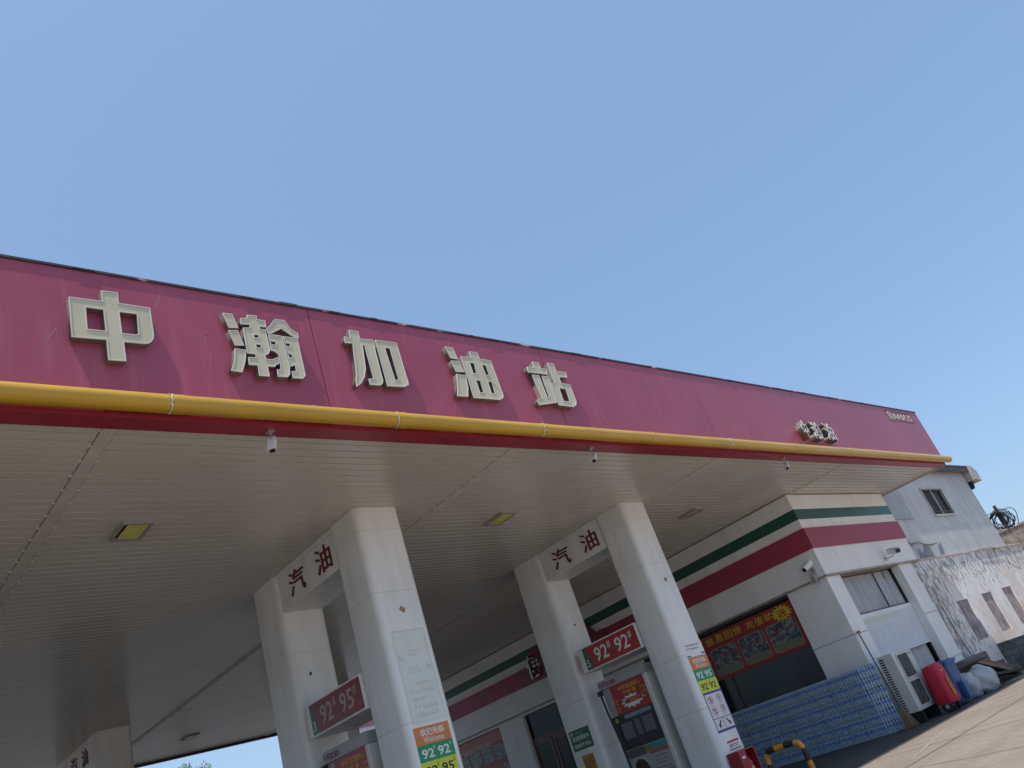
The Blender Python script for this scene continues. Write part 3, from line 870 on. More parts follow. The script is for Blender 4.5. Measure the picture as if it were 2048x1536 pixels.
    marks(Fc, d1 - .58, d1 + .12, 0.70, 1.08, 5, 0.0, MATS['olive_text'], t, ch=.04, seed=15)
    # printed portrait: dark hair and a face, flat on the panel
    hair = [(d0 + .42 + .24 * math.cos(k * math.pi / 10), 1.06 + .30 * math.sin(k * math.pi / 10)) for k in range(20)]
    Fc.poly('portrait_hair', hair, 0, .004, mat('hair_print', (0.03, 0.016, 0.013), .5), t)
    fc = [(d0 + .40 + .11 * math.cos(k * math.pi / 8), 0.98 + .17 * math.sin(k * math.pi / 8)) for k in range(16)]
    Fc.poly('portrait_face', fc, .004, .006, mat('skin_print', (0.42, 0.24, 0.18), .5), t)
    MB().tube([(X0 - .02, y + 2.83, 3.10), (X0 - .06, y + 2.80, 2.95), (X0 - .08, y + 2.75, 2.5), (X0 - .08, y + 2.66, 1.8), (X0 - .09, y + 2.60, 1.1), (X0 - .1, y + 2.55, .5), (X0 + .02, y + 2.5, .3)], .028, 8).build('hose', BLACK, t, smooth=True)
    MB().box(X0 - .05, X0 + .05, y + 2.80, y + 2.92, 3.0, 3.12).build('hose_bracket', BLACK, t)
    return t
dispenser(16.18, 11.85, 'fuel dispenser with red poster on the second island, black screen panel in full view')
dispenser(8.22, 11.85, 'fuel dispenser on the nearest island, only its red poster top above the picture edge')

# small signs on the back pillar of island two
Fb = Face((16.18, 0, 0), '-x')
t = thing('green_notice', (16.18, 16.2, 2.0), 'green notice with white writing low on the rear pillar of the second island', 'sign')
Fb.rect('sheet', -16.22, -15.46, 2.0, 2.5, 0, .006, mat('green_notice_sheet', (0.012, 0.12, 0.05), .45, var=.08), t)
text(Fb, '温馨提示', -16.02, -15.68, 2.38, 2.45, .006, .002, mat('dim_green_print', (0.18, 0.3, 0.2), .5), t, bold=0)
text(Fb, '加油免费加水', -16.16, -15.52, 2.23, 2.35, .006, .002, WTXT, t, bold=0.01)
marks(Fb, -16.14, -15.4, 2.05, 2.18, 1, .006, WTXT, t, ch=.10, fill=.8, seed=21)
Fb.poly('emblem', [(-16.13 + .05 * math.cos(k * math.pi / 6), 2.42 + .05 * math.sin(k * math.pi / 6)) for k in range(12)], .006, .008, mat('pale_emblem', (0.5, 0.42, 0.36), .5), t)
t = thing('yellow_notice', (16.18, 16.0, 1.3), 'small mustard yellow notice under the green one', 'sign')
Fb.rect('sheet', -16.02, -15.60, 1.28, 1.86, 0, .006, mat('mustard_sheet', (0.42, 0.22, 0.02), .5, var=.15), t)
marks(Fb, -15.95, -15.58, 1.34, 1.8, 5, .006, mat('brown_text', (0.15, 0.06, 0.02), .6), t, seed=25)
# island three notice seen through
# red hydrant box and guard rail
t = thing('fire_equipment_box', (16.1, 11.3, gz(16)), 'red fire equipment box with open front against the second pillar', 'box')
RED = mat('fire_red', (0.30, 0.012, 0.02), .35, var=.1)
b = MB()
b.box(16.28, 16.31, 11.48, 11.80, .10, .83); b.box(16.90, 16.93, 11.48, 11.80, .10, .83)
b.box(16.311, 16.899, 11.77, 11.80, .10, .83); b.box(16.311, 16.899, 11.48, 11.769, .10, .14)
b.box(16.311, 16.56, 11.48, 11.50, .141, .83); b.box(16.28, 16.93, 11.48, 11.80, .831, .86)
b.build('box_shell', RED, t)
MB().lathe([(.02, 0), (.085, .0), (.09, .04), (.09, .42), (.05, .5), (.03, .56)], (16.73, 11.63, .14), 14).build('extinguisher', mat('extinguisher_red', (0.45, 0.02, 0.02), .3), t, True)
MB().lathe([(.092, 0), (.0925, .0), (.0925, .14), (.09, .141)], (16.73, 11.63, .34), 14).build('extinguisher_label', mat('label_yellow', (0.55, 0.45, 0.2), .5), t, True)
Fz = Face((0, 11.48, 0), '-y')
Fz.rect('badge', 16.36, 16.48, .68, .73, 0, .004, PAPER, t)
t = thing('guard_rail', (17.6, 11.0, gz(17.6)), 'bent yellow and black striped guard rail in front of the second pillar', 'guard rail')
pts = [(17.6, 11.72, gz(17.6)), (17.6, 11.72, .40), (17.6, 11.70, .50), (17.6, 11.64, .585), (17.6, 11.54, .62)]
pts += [(17.6, 11.54 - k * .11, .62) for k in range(1, 7)]
pts += [(17.6, 10.78, .585), (17.6, 10.72, .50), (17.6, 10.70, .40), (17.6, 10.70, gz(17.6))]
def cut(pts, step):
    out = []; acc = []
    P = [Vector(p) for p in pts]
    dense = []
    for a, c in zip(P, P[1:]):
        n = max(1, int((c - a).length / .02))
        dense += [a.lerp(c, k / n) for k in range(n)]
    dense.append(P[-1])
    L_ = 0; seg = [dense[0]]
    for a, c in zip(dense, dense[1:]):
        seg.append(c); L_ += (c - a).length
        if L_ >= step: out.append(seg); seg = [c]; L_ = 0
    if len(seg) > 1: out.append(seg)
    return out
GY_ = mat('guard_yellow', (0.66, 0.27, 0.03), .45, var=.12); GB_ = mat('guard_black', (0.02, 0.022, 0.022), .5)
for i, sg in enumerate(cut(pts, .245)):
    MB().tube(sg, .065, 14).build('yellow_band' if i % 2 == 0 else 'black_band', GY_ if i % 2 == 0 else GB_, t, True)
# ---------------------------------------------------------------- shop building
bx0, by0 = 24.3, 11.55
sh = thing('shop_building', (bx0, by0, gz(24)), 'white shop building with green and red stripes tucked under the canopy', 'building')
g = -0.35
b = MB()
# lower walls
wall_holes(b, by0 + .301, 36.0, g, 4.30, [(13.02, 19.6, 0.7, 4.2999), (24.3, 26.7, g - .1, 4.2), (28.3, 33.2, 0.9, 4.2)], bx0, bx0 + .30, 'x')
b.build('long_wall', WALLW, sh)
b = MB()
b.box(bx0, 25.25, by0, by0 + .30, g, 4.2995)
b.box(29.97, 31.15, by0, by0 + .30, g, 4.2995)
b.box(25.251, 29.969, by0 + .28, by0 + .36, 2.93, 3.01)
b.box(25.251, 29.969, by0 + .282, by0 + .36, 1.62, 2.929)
b.box(25.251, 27.9, by0 + .28, by0 + .45, g, 1.619)
b.box(27.901, 29.969, by0 + .28, by0 + .36, g, .4)
b.build('end_wall', WALLW, sh)
# panel joint grooves
b = MB()
b.box(bx0 - .003, bx0 + .001, by0, 13.02, 2.49, 2.505)
b.box(bx0 + .0, 25.25, by0 - .003, by0 + .0, 2.49, 2.505)
b.box(29.97, 31.15, by0 - .003, by0 + .0, 2.49, 2.505)
b.box(29.97, 31.15, by0 - .003, by0 + .0, .93, .942)
b.box(bx0, 25.25, by0 - .003, by0 + .0, .93, .942)
b.build('panel_joint', mat('dark_joint_line', (0.05, 0.05, 0.05), .8), sh)  # plain dark colour for the joint lines
# upper band box
b = MB()
b.box(bx0 - .05, 31.75, by0 - .06, 36.0, 4.36, H - .03)
b.build('upper_wall', WALLW, sh)
b = MB()
b.box(bx0 - .09, 31.8, by0 - .10, 36.0, 4.301, 4.359)
b.build('ledge', mat('beige_ledge', (0.36, 0.31, 0.25), .6, var=.3, scale=3), sh)
def band(nm, z0, z1, m_, d):
    b = MB()
    b.box(bx0 - .05 - d, bx0 - .051, by0 - .06 - d, 35.99, z0, z1)
    b.box(bx0 - .05, 31.751, by0 - .06 - d, by0 - .061, z0, z1)
    b.build(nm, m_, sh)
band('green_stripe', 6.20, 6.55, GREENBAND, .008)
band('red_stripe', 5.22, 5.89, REDBAND, .05)
# roof + interior
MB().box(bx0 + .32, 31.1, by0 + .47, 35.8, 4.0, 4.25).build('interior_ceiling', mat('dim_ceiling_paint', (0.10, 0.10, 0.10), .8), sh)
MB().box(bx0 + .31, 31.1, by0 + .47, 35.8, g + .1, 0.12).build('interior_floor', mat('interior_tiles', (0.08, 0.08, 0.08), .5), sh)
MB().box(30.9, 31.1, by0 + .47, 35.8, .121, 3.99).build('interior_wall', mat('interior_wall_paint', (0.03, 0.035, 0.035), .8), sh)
MB().box(bx0 + .9, bx0 + 1.3, 14.5, 15.35, .13, 3.98).build('interior_column', WALLW, sh)
MB().box(26.5, 26.9, 16.2, 19.5, .13, 1.9).build('display_shelf', mat('shelf_brown', (0.10, 0.07, 0.05), .6), sh)
# long side windows
BR = mat('brown_frame', (0.13, 0.055, 0.035), .45, var=.2)
def window(y0, y1, z0, z1, nm='window', mull=(), fr=BR, curtain=False):
    b = MB()
    X = bx0 + .16
    b.box(X, X + .06, y0, y0 + .06, z0, z1); b.box(X, X + .06, y1 - .06, y1, z0, z1)
    b.box(X, X + .06, y0 + .061, y1 - .061, z0, z0 + .06); b.box(X, X + .06, y0 + .061, y1 - .061, z1 - .06, z1)
    for yy in mull: b.box(X, X + .06, yy - .03, yy + .03, z0 + .061, z1 - .061)
    w_ = b.build(nm, fr, sh)
    MB().box(X + .02, X + .03, y0 + .061, y1 - .061, z0 + .061, z1 - .061).build('pane', GLASS, w_)
    return w_
window(13.03, 19.59, .71, 4.29, mull=(16.3,), fr=mat('dark_frame', (0.03, 0.032, 0.035), .4))
window(28.31, 33.19, .91, 4.19, mull=(30.8,), fr=MATS['dark_frame'])
d = window(24.31, 26.69, 3.16, 4.19, 'transom_window')
b = MB()
X = bx0 + .14
for y0_, y1_ in ((24.32, 25.46), (25.52, 26.66)):
    b.box(X, X + .07, y0_, y0_ + .14, 0, 3.09); b.box(X, X + .07, y1_ - .14, y1_, 0, 3.09)
    b.box(X, X + .07, y0_ + .141, y1_ - .141, 2.95, 3.09); b.box(X, X + .07, y0_ + .141, y1_ - .141, 0, .25)
b.box(X - .02, X + .09, 24.31, 26.69, 3.091, 3.159)
dd = b.build('door', BR, sh)
MB().box(X + .03, X + .04, 24.46, 25.32, .25, 2.95).build('pane', GLASS, dd)
MB().box(X + .03, X + .04, 25.66, 26.52, .25, 2.95).build('pane', GLASS, dd)
b = MB()
rnd = random.Random(4)
for k in range(26):
    z = .6 + k * .09
    b.box(X + .2, X + .22, 24.38 + rnd.random() * .04, 24.52 + rnd.random() * .1, z, z + .06)
b.build('door_decoration', mat('red_decor', (0.30, 0.02, 0.02), .5), sh)
# sill and stains
# 便利店 sign board
st = thing('convenience_store_sign', (bx0 - .1, 25.9, 5.2), 'red trapezoid sign board with silver 便利店 letters set into the red stripe', 'sign')
Fs = Face((bx0 - .05, 0, 0), '-x')
MB().prism([(-25.95, 5.20), (-20.6, 5.20), (-20.6, 5.892), (-21.1, 5.892), (-21.5, 6.42), (-24.95, 6.42), (-25.4, 5.892), (-25.95, 5.892)], .051, .12).move(Fs.mtx()).build('board', mat('sign_board_red', (0.20, 0.022, 0.045), .4, var=.08), st)
SIL = mat('silver_letter', (0.55, 0.54, 0.50), .25, var=.1, metal=.7)
for ch, a in (('便', -25.25), ('利', -24.0), ('店', -22.75)):
    text(Fs, ch, a, a + .95, 5.32, 6.26, .12, .14, SIL, st, 'sign_letter', bold=0.006)
# banners
def picture_mat(name, seed, c1, c2, c3, sc=7):
    M = bpy.data.materials.new(name); M.use_nodes = True
    N, L = M.node_tree.nodes, M.node_tree.links
    p = N['Principled BSDF']; p.inputs['Roughness'].default_value = .35
    tc = N.new('ShaderNodeTexCoord'); mp = N.new('ShaderNodeMapping'); mp.inputs['Location'].default_value = (seed * 3.3, seed, seed * 1.7)
    mp.inputs['Scale'].default_value = (.01, 1, 1.3)
    L.new(tc.outputs['Object'], mp.inputs[0])
    v = N.new('ShaderNodeTexVoronoi'); v.distance = 'CHEBYCHEV'; v.inputs['Scale'].default_value = sc
    L.new(mp.outputs[0], v.inputs[0])
    sp = N.new('ShaderNodeSeparateColor'); L.new(v.outputs['Color'], sp.inputs[0])
    r = N.new('ShaderNodeValToRGB'); r.color_ramp.interpolation = 'CONSTANT'
    e = r.color_ramp.elements; e[0].color = (*c1, 1); e[1].position = .4; e[1].color = (*c2, 1)
    x_ = e.new(.7); x_.color = (*c3, 1)
    L.new(sp.outputs[0], r.inputs[0]); L.new(r.outputs[0], p.inputs['Base Color'])
    return M
t = thing('window_banner', (bx0 + .1, 13.1, 2.7), 'red banner with yellow writing, a yellow burst and three framed pictures across the shop window', 'banner')
Fw = Face((bx0 + .12, 0, 0), '-x')
BRED = mat('banner_red', (0.29, 0.018, 0.014), .4, var=.1)
P0 = -19.2
Fw.rect('banner_sheet', P0, -13.10, 2.68, 4.14, 0, .006, BRED, t)
YG = mat('banner_yellow', (0.55, 0.42, 0.03), .45)
for ch, a in (('庆', -17.95), ('典', -17.42), ('感', -16.72), ('恩', -16.30), ('回', -15.90), ('馈', -15.52), ('充', -14.98), ('值', -14.60), ('就', -14.22)):
    text(Fw, ch, a, a + .33, 3.80, 4.05, .006, .003, YG, t, bold=.008)
P = []
for k in range(28):
    an = 2 * math.pi * k / 28
    r_ = 1.0 if k % 2 == 0 else .68
    P.append((-13.55 + .42 * r_ * math.cos(an), 3.87 + .26 * r_ * math.sin(an)))
Fw.poly('starburst', P, .006, .010, YG, t)
text(Fw, '送', -13.72, -13.38, 3.74, 4.0, .010, .003, BRED, t, bold=.008)
PF = mat('picture_border', (0.40, 0.22, 0.20), .5)
for i, (a, c) in enumerate(((-16.72, -15.62), (-15.52, -14.45), (-14.35, -13.20))):
    Fw.poly('picture_edge', rrect(a, c, 2.78, 3.66, .12), .006, .010, PF, t)
    Fw.poly('picture', rrect(a + .02, c - .02, 2.80, 3.64, .11), .010, .012, picture_mat('picture_print', i + 2, (0.03, 0.045, 0.07), (0.09, 0.12, 0.13), (0.20, 0.21, 0.19), 9), t)
    Fw.poly('picture_floor', rrect(a + .025, c - .025, 2.81, 3.02, .09), .012, .013, mat('pale_floor_print', (0.20, 0.24, 0.24) if i else (0.16, 0.16, 0.10), .4), t)
    MB().box(a + .03, c - .03, 3.38, 3.42, .012, .014).move(Fw.mtx()).build('picture_line', mat('picture_line_red', (0.24, 0.05, 0.05), .5), t)
for i, (a, c) in enumerate(((-19.1, -18.1), (-18.0, -16.85))):
    Fw.poly('picture', rrect(a, c, 2.80, 3.64, .11), .006, .012, MATS.setdefault('pp', picture_mat('picture_print', 9, (0.03, 0.045, 0.07), (0.09, 0.12, 0.13), (0.20, 0.21, 0.19), 9)), t)
t = thing('window_banner', (bx0 + .1, 28.4, 2.0), 'orange and red banner crowded with small pictures in the far left shop window', 'banner')
Fw.rect('banner_sheet', -33.1, -28.35, 1.3, 4.17, 0, .006, mat('dull_red_banner', (0.25, 0.03, 0.025), .45, var=.15), t)
Fw.rect('orange_strip', -33.1, -28.35, 3.72, 4.17, .006, .009, mat('dull_orange_banner', (0.40, 0.11, 0.06), .45, var=.1), t)
for k in range(5):
    a = -32.6 + k * .85
    Fw.poly('picture', rrect(a, a + .75, 3.02, 3.62, .15), .006, .01, picture_mat('picture_print', k + 20, (0.05, 0.05, 0.06), (0.25, 0.26, 0.26), (0.12, 0.12, 0.13), 14), t)
    Fw.poly('picture', rrect(a, a + .75, 2.2, 2.8, .1), .006, .01, picture_mat('picture_print', k + 40, (0.05, 0.07, 0.05), (0.25, 0.05, 0.05), (0.20, 0.22, 0.24), 9), t)
marks(Fw, -32.9, -28.4, 3.62, 3.86, 1, .009, mat('white_blob_print', (0.42, 0.42, 0.42), .5), t, ch=.22, fill=.9, seed=33)

# end wall openings: curtains, poster
def curtain(x0, x1, z0, z1, y, nm):
    b = MB()
    n = 90
    rnd = random.Random(int(x0 * 10 + z0 * 7))
    ph = [rnd.uniform(0, 6) for _ in range(4)]
    col = []
    for i in range(n + 1):
        x = x0 + (x1 - x0) * i / n
        dy = .045 * math.sin(x * 9 + ph[0]) + .025 * math.sin(x * 23 + ph[1]) + .02 * math.sin(x * 4.1 + ph[2])
        col.append((b.bm.verts.new((x, y + dy, z0)), b.bm.verts.new((x, y + dy * .7, z1))))
    for p, q in zip(col, col[1:]): b.bm.faces.new((p[0], q[0], q[1], p[1]))
    return b.build(nm, mat('grey_curtain', (0.42, 0.43, 0.45), .8, var=.2, scale=2, stretch=(4, 1, .4)), sh, True)
DF = MATS['dark_frame']
w1 = MB()
w1.box(25.26, 29.96, by0 + .30, by0 + .34, 3.011, 3.05); w1.box(29.90, 29.96, by0 + .30, by0 + .34, 3.051, 4.25)
w1.box(25.26, 25.32, by0 + .30, by0 + .34, 3.051, 4.25); w1.box(28.3, 28.34, by0 + .30, by0 + .34, 3.051, 4.25)
w1 = w1.build('end_window', DF, sh)
curtain(25.3, 29.88, 3.02, 4.27, by0 + .42, 'curtain')
w2 = MB()
w2.box(27.92, 29.96, by0 + .30, by0 + .34, .401, .45); w2.box(29.90, 29.96, by0 + .30, by0 + .34, .451, 1.60)
w2.box(27.92, 27.97, by0 + .30, by0 + .34, .451, 1.60)
w2 = w2.build('end_window', DF, sh)
curtain(27.98, 29.88, .4, 1.61, by0 + .42, 'curtain')
t = thing('bleached_notice_board', (27.5, by0 + .27, 1.65), 'big sun bleached notice between the two curtained windows above the air conditioner', 'poster')
Fe = Face((0, by0 + .276, 0), '-y')
Fe.rect('sheet', 25.45, 29.95, 1.65, 2.88, 0, .006, mat('bleached_board', (0.60, 0.63, 0.66), .6, var=.04), t)
Fe.rect('cream_edge', 25.6, 28.6, 2.70, 2.82, .006, .008, mat('cream_edge_print', (0.60, 0.59, 0.50), .6), t)
for k in range(6):
    marks(Fe, 26.0 + k * .62, 26.5 + k * .62, 1.85, 2.55, 9, .006, mat('bleached_lines', (0.53, 0.55, 0.59), .6), t, ch=.09, seed=50 + k, fill=.5)

# cameras on the building
cctv((24.24, 11.8, 4.62), (-.75, .30, -.35), 'white security camera on the front corner of the shop above the grey mesh basket', 'cameras on the shop walls', .34, 1.25, side=(-.95, -.1, 0))
cctv((29.0, 11.49, 4.55), (-.55, -.80, -.22), 'white security camera on the sunny end wall below the red stripe', 'cameras on the shop walls', .40, 1.5, side=(0.2, -.95, 0))
t = thing('light_fitting', (24.1, 11.75, 4.3), 'small wire framed light fitting at the shop corner under the camera', 'lamp')
b = MB()
for k in range(5):
    a = k * 2 * math.pi / 5
    b.tube([(23.95 + .16 * math.cos(a), 11.75 + .16 * math.sin(a), 4.22), (23.95 + .10 * math.cos(a), 11.75 + .10 * math.sin(a), 4.50)], .010, 6)
for r_, z_ in ((.16, 4.22), (.10, 4.50)):
    b.tube([(23.95 + r_ * math.cos(k * R(30)), 11.75 + r_ * math.sin(k * R(30)), z_) for k in range(13)], .010, 6)
b.tube([(24.24, 11.75, 4.50), (24.05, 11.75, 4.50)], .02, 6)
b.build('wire_cage', METAL, t)
MB().lathe([(.02, 0), (.07, .03), (.08, .12), (.04, .2)], (23.95, 11.75, 4.26), 12).build('bulb_housing', GREY, t, True)

# ---------------------------------------------------------------- annex with metal upper storey
def peel_mat():
    M = bpy.data.materials.new('peeling_plaster'); M.use_nodes = True
    N, L = M.node_tree.nodes, M.node_tree.links
    p = N['Principled BSDF']; p.inputs['Roughness'].default_value = .85
    tc = N.new('ShaderNodeTexCoord')
    def nz(sc, st, lo, hi, det=8, loc=(0, 0, 0)):
        mp = N.new('ShaderNodeMapping'); mp.inputs['Scale'].default_value = st; mp.inputs['Location'].default_value = loc
        L.new(tc.outputs['Object'], mp.inputs[0])
        n = N.new('ShaderNodeTexNoise'); n.inputs['Scale'].default_value = sc; n.inputs['Detail'].default_value = det; n.inputs['Roughness'].default_value = .65
        L.new(mp.outputs[0], n.inputs[0])
        r = N.new('ShaderNodeMapRange'); r.inputs[1].default_value = lo; r.inputs[2].default_value = hi
        L.new(n.outputs[0], r.inputs[0]); return r.outputs[0]
    def mix(f, a, c):
        mx = N.new('ShaderNodeMix'); mx.data_type = 'RGBA'
        L.new(f, mx.inputs[0])
        for v, i in ((a, 6), (c, 7)):
            if isinstance(v, tuple): mx.inputs[i].default_value = (*v, 1)
            else: L.new(v, mx.inputs[i])
        return mx.outputs[2]
    def mathn(op, a, c):
        m_ = N.new('ShaderNodeMath'); m_.operation = op
        for v, i in ((a, 0), (c, 1)):
            if isinstance(v, (int, float)): m_.inputs[i].default_value = v
            else: L.new(v, m_.inputs[i])
        m_.use_clamp = True
        return m_.outputs[0]
    base = mix(nz(.35, (1, 1, 1), .4, .65), (0.80, 0.79, 0.77), (0.66, 0.55, 0.46))
    sx = N.new('ShaderNodeSeparateXYZ'); L.new(tc.outputs['Object'], sx.inputs[0])
    left = N.new('ShaderNodeMapRange'); left.inputs[1].default_value = 3.6; left.inputs[2].default_value = .0; L.new(sx.outputs[0], left.inputs[0])
    top = N.new('ShaderNodeMapRange'); top.inputs[1].default_value = 3.0; top.inputs[2].default_value = 4.1; L.new(sx.outputs[2], top.inputs[0])
    band = mathn('MAXIMUM', mathn('MULTIPLY', left.outputs[0], .125), mathn('MULTIPLY', top.outputs[0], .085))
    n1 = nz(2.6, (1.2, 1, .45), .50, .66)
    n1b = N.new('ShaderNodeTexNoise')
    mp = N.new('ShaderNodeMapping'); mp.inputs['Scale'].default_value = (1.6, 1, .6); L.new(tc.outputs['Object'], mp.inputs[0]); L.new(mp.outputs[0], n1b.inputs[0])
    n1b.inputs['Scale'].default_value = 4.2; n1b.inputs['Detail'].default_value = 10; n1b.inputs['Roughness'].default_value = .78
    s_ = mathn('ADD', n1b.outputs[0], band)
    r = N.new('ShaderNodeMapRange'); r.inputs[1].default_value = .60; r.inputs[2].default_value = .612; L.new(s_, r.inputs[0])
    c1 = mix(r.outputs[0], base, (0.27, 0.27, 0.27))
    c2 = mix(mathn('MULTIPLY', nz(1.1, (1, 1, .5), .64, .68, 9, (5, 0, 3)), .8), c1, (0.46, 0.36, 0.28))
    L.new(c2, p.inputs['Base Color'])
    bn = N.new('ShaderNodeBump'); bn.inputs['Strength'].default_value = .6; bn.inputs['Distance'].default_value = .02; bn.invert = True
    L.new(r.outputs[0], bn.inputs['Height']); L.new(bn.outputs[0], p.inputs['Normal'])
    return M
def sheet_mat():
    return mat('grey_metal_sheet', (0.48, 0.485, 0.49), .6, var=.14, scale=.9, stretch=(1, 1, .5), bump=.03, bscale=8, stain=(0.60, 0.60, 0.59), stain_amt=.5, stain_scale=.9, stain_lo=.55, stain_hi=.62)
ax = thing('annex_building', (31.2, 11.7, gz(32)), 'old annex beyond the shop with peeling white ground floor and grey metal upper storey', 'building')
holes = [(33.58, 34.84, 1.08, 2.60), (36.54, 37.76, 1.05, 2.62), (39.25, 40.5, 1.05, 2.62)]
b = MB(); wall_holes(b, 31.16, 45.4, -.6, 4.33, holes, 11.65, 12.0, 'y'); b.box(45.1, 45.4, 12.001, 20, -.6, 4.33)
b.build('ground_floor_wall', peel_mat(), ax)
BRK = MATS.setdefault('brick', None)
def brick_mat(name, c1, c2, mortar, sc, bump=.5):
    M = bpy.data.materials.new(name); M.use_nodes = True
    N, L = M.node_tree.nodes, M.node_tree.links
    p = N['Principled BSDF']; p.inputs['Roughness'].default_value = .9
    tc = N.new('ShaderNodeTexCoord'); sep = N.new('ShaderNodeSeparateXYZ'); cb = N.new('ShaderNodeCombineXYZ'); ad = N.new('ShaderNodeMath'); ad.operation = 'ADD'
    L.new(tc.outputs['Object'], sep.inputs[0]); L.new(sep.outputs[0], ad.inputs[0]); L.new(sep.outputs[1], ad.inputs[1])
    L.new(ad.outputs[0], cb.inputs[0]); L.new(sep.outputs[2], cb.inputs[1])
    br = N.new('ShaderNodeTexBrick'); br.inputs['Scale'].default_value = sc
    br.inputs['Color1'].default_value = (*c1, 1); br.inputs['Color2'].default_value = (*c2, 1); br.inputs['Mortar'].default_value = (*mortar, 1)
    br.inputs['Mortar Size'].default_value = .02
    L.new(cb.outputs[0], br.inputs[0])
    n = N.new('ShaderNodeTexNoise'); n.inputs['Scale'].default_value = 2.5; n.inputs['Detail'].default_value = 8
    L.new(tc.outputs['Object'], n.inputs[0])
    mr = N.new('ShaderNodeMapRange'); mr.inputs[1].default_value = .35; mr.inputs[2].default_value = .65; mr.inputs[3].default_value = .6; mr.inputs[4].default_value = 1.2
    L.new(n.outputs[0], mr.inputs[0])
    mx = N.new('ShaderNodeVectorMath'); mx.operation = 'SCALE'
    L.new(br.outputs[0], mx.inputs[0]); L.new(mr.outputs[0], mx.inputs[3]); L.new(mx.outputs[0], p.inputs['Base Color'])
    bn = N.new('ShaderNodeBump'); bn.inputs['Strength'].default_value = bump; bn.inputs['Distance'].default_value = .02; bn.invert = True
    L.new(br.outputs[1], bn.inputs['Height']); L.new(bn.outputs[0], p.inputs['Normal'])
    return M
OLDB = brick_mat('old_infill_brick', (0.36, 0.24, 0.23), (0.33, 0.29, 0.29), (0.38, 0.37, 0.37), 3.2)
for h in holes:
    MB().box(h[0] + .001, h[1] - .001, 11.69, 11.95, h[2] + .001, h[3] - .001).build('brick_infill', OLDB, ax)
b = MB()
SJ = [31.9, 34.2, 37.0, 39.3, 41.45, 43.4]
awin = (36.55, 39.0, 6.05, 7.40)
for i in range(len(SJ) - 1):
    hs = [(max(awin[0], SJ[i]), min(awin[1], SJ[i + 1]), awin[2], awin[3])] if SJ[i] < awin[1] and SJ[i + 1] > awin[0] else []
    gap = .012 if SJ[i] in (34.2, 41.45) else 0.0
    gap2 = .012 if SJ[i + 1] in (34.2, 41.45) else 0.0
    wall_holes(b, SJ[i] + gap, SJ[i + 1] - gap2, 4.40, 8.35, hs, 11.68 + (i % 2) * .003, 11.78, 'y')
b.box(43.2, 43.4, 11.785, 20, 4.40, 8.3)
b.build('metal_sheet_wall', sheet_mat(), ax)
MB().box(31.95, 43.1, 11.9, 12.0, 4.4, 8.3).build('inner_wall', DARK, ax)
b = MB().box(31.9, 34.15, 11.60, 11.675, 6.03, 6.09); b.box(31.95, 34.15, 11.655, 11.675, 6.1, 7.9)
b.build('patched_sheet', mat('darker_sheet', (0.36, 0.37, 0.39), .5, var=.12), ax)
b = MB().box(31.2, 45.4, 11.60, 12.1, 4.331, 4.395)
b.build('floor_ledge', mat('pinkish_ledge', (0.52, 0.44, 0.38), .8, var=.25, scale=2), ax)
b = MB()
b.box(31.9, 43.6, 11.36, 12.4, 8.36, 8.40); b.box(31.9, 43.4, 11.36, 11.40, 8.14, 8.359)
b.build('eave', mat('dark_eave', (0.07, 0.055, 0.055), .6, var=.3), ax)
b = MB().box(31.9, 43.9, 11.30, 20, 8.402, 8.44); b.build('roof_sheet', mat('roof_sheet_metal', (0.20, 0.18, 0.18), .5, var=.2), ax)
b = MB(); b.prism([(43.42, 7.70), (44.25, 7.62), (44.3, 8.10), (43.9, 8.40), (43.42, 8.39)], 11.25, 11.9, 'y')
b.build('broken_gutter_end', mat('pale_sheet_end', (0.40, 0.40, 0.37), .6, var=.3, scale=3), ax)
MB().prism([(43.402, 7.3), (43.65, 7.55), (43.75, 7.69), (43.402, 7.69)], 11.5, 11.9, 'y').build('gutter_bracket', DARK, ax)
wf = MB()
a0, a1, z0, z1 = awin
wf.box(a0, a1, 11.62, 11.70, z1 - .10, z1); wf.box(a0, a1, 11.60, 11.70, z0, z0 + .09)
wf.box(a0, a0 + .08, 11.63, 11.70, z0 + .091, z1 - .101); wf.box(a1 - .08, a1, 11.63, 11.70, z0 + .091, z1 - .101); wf.box((a0 + a1) / 2 - .05, (a0 + a1) / 2 + .05, 11.66, 11.72, z0 + .091, z1 - .101)
w_ = wf.build('barred_window', mat('old_white_frame', (0.50, 0.50, 0.46), .6, var=.2), ax)
MB().box(a0 + .081, a1 - .081, 11.73, 11.735, z0 + .05, z1 - .05).build('pane', GLASS, w_)
MB().box(a0 + .081, a1 - .081, 11.762, 11.77, z0 + .05, z1 - .05).build('window_curtain', mat('pale_blue_curtain', (0.40, 0.43, 0.46), .8, var=.15, scale=3, stretch=(5, 1, .4)), w_)
b = MB()
for k in range(9):
    x = a0 + .1 + k * (a1 - a0 - .2) / 8
    b.tube([(x, 11.61, z0 + .04), (x, 11.61, z1 - .05)], .012, 6)
for z in (z0 + .2, z1 - .12): b.tube([(a0 - .02, 11.60, z), (a1 + .02, 11.60, z)], .012, 6)
b.build('window_bars', mat('rusty_bars', (0.16, 0.12, 0.08), .7, var=.3), w_)
b = MB()
for p in (0, .04): b.tube([(31.6, 11.55, 5.30 - p), (32.2, 11.58, 5.0 - p), (33.0, 11.60, 5.02), (33.6, 11.60, 4.92), (34.2, 11.6, 4.84 + p), (35.0, 11.62, 4.93)], .018, 6)
b.tube([(32.2, 11.58, 4.98), (32.5, 11.6, 4.6), (33.2, 11.62, 4.45)], .010, 6)
b.tube([(38.5, 11.58, 4.36), (40.5, 11.56, 4.42), (41.6, 11.58, 4.3), (42.6, 11.58, 3.9), (43.2, 11.58, 3.8), (43.6, 11.6, 4.2)], .012, 6)
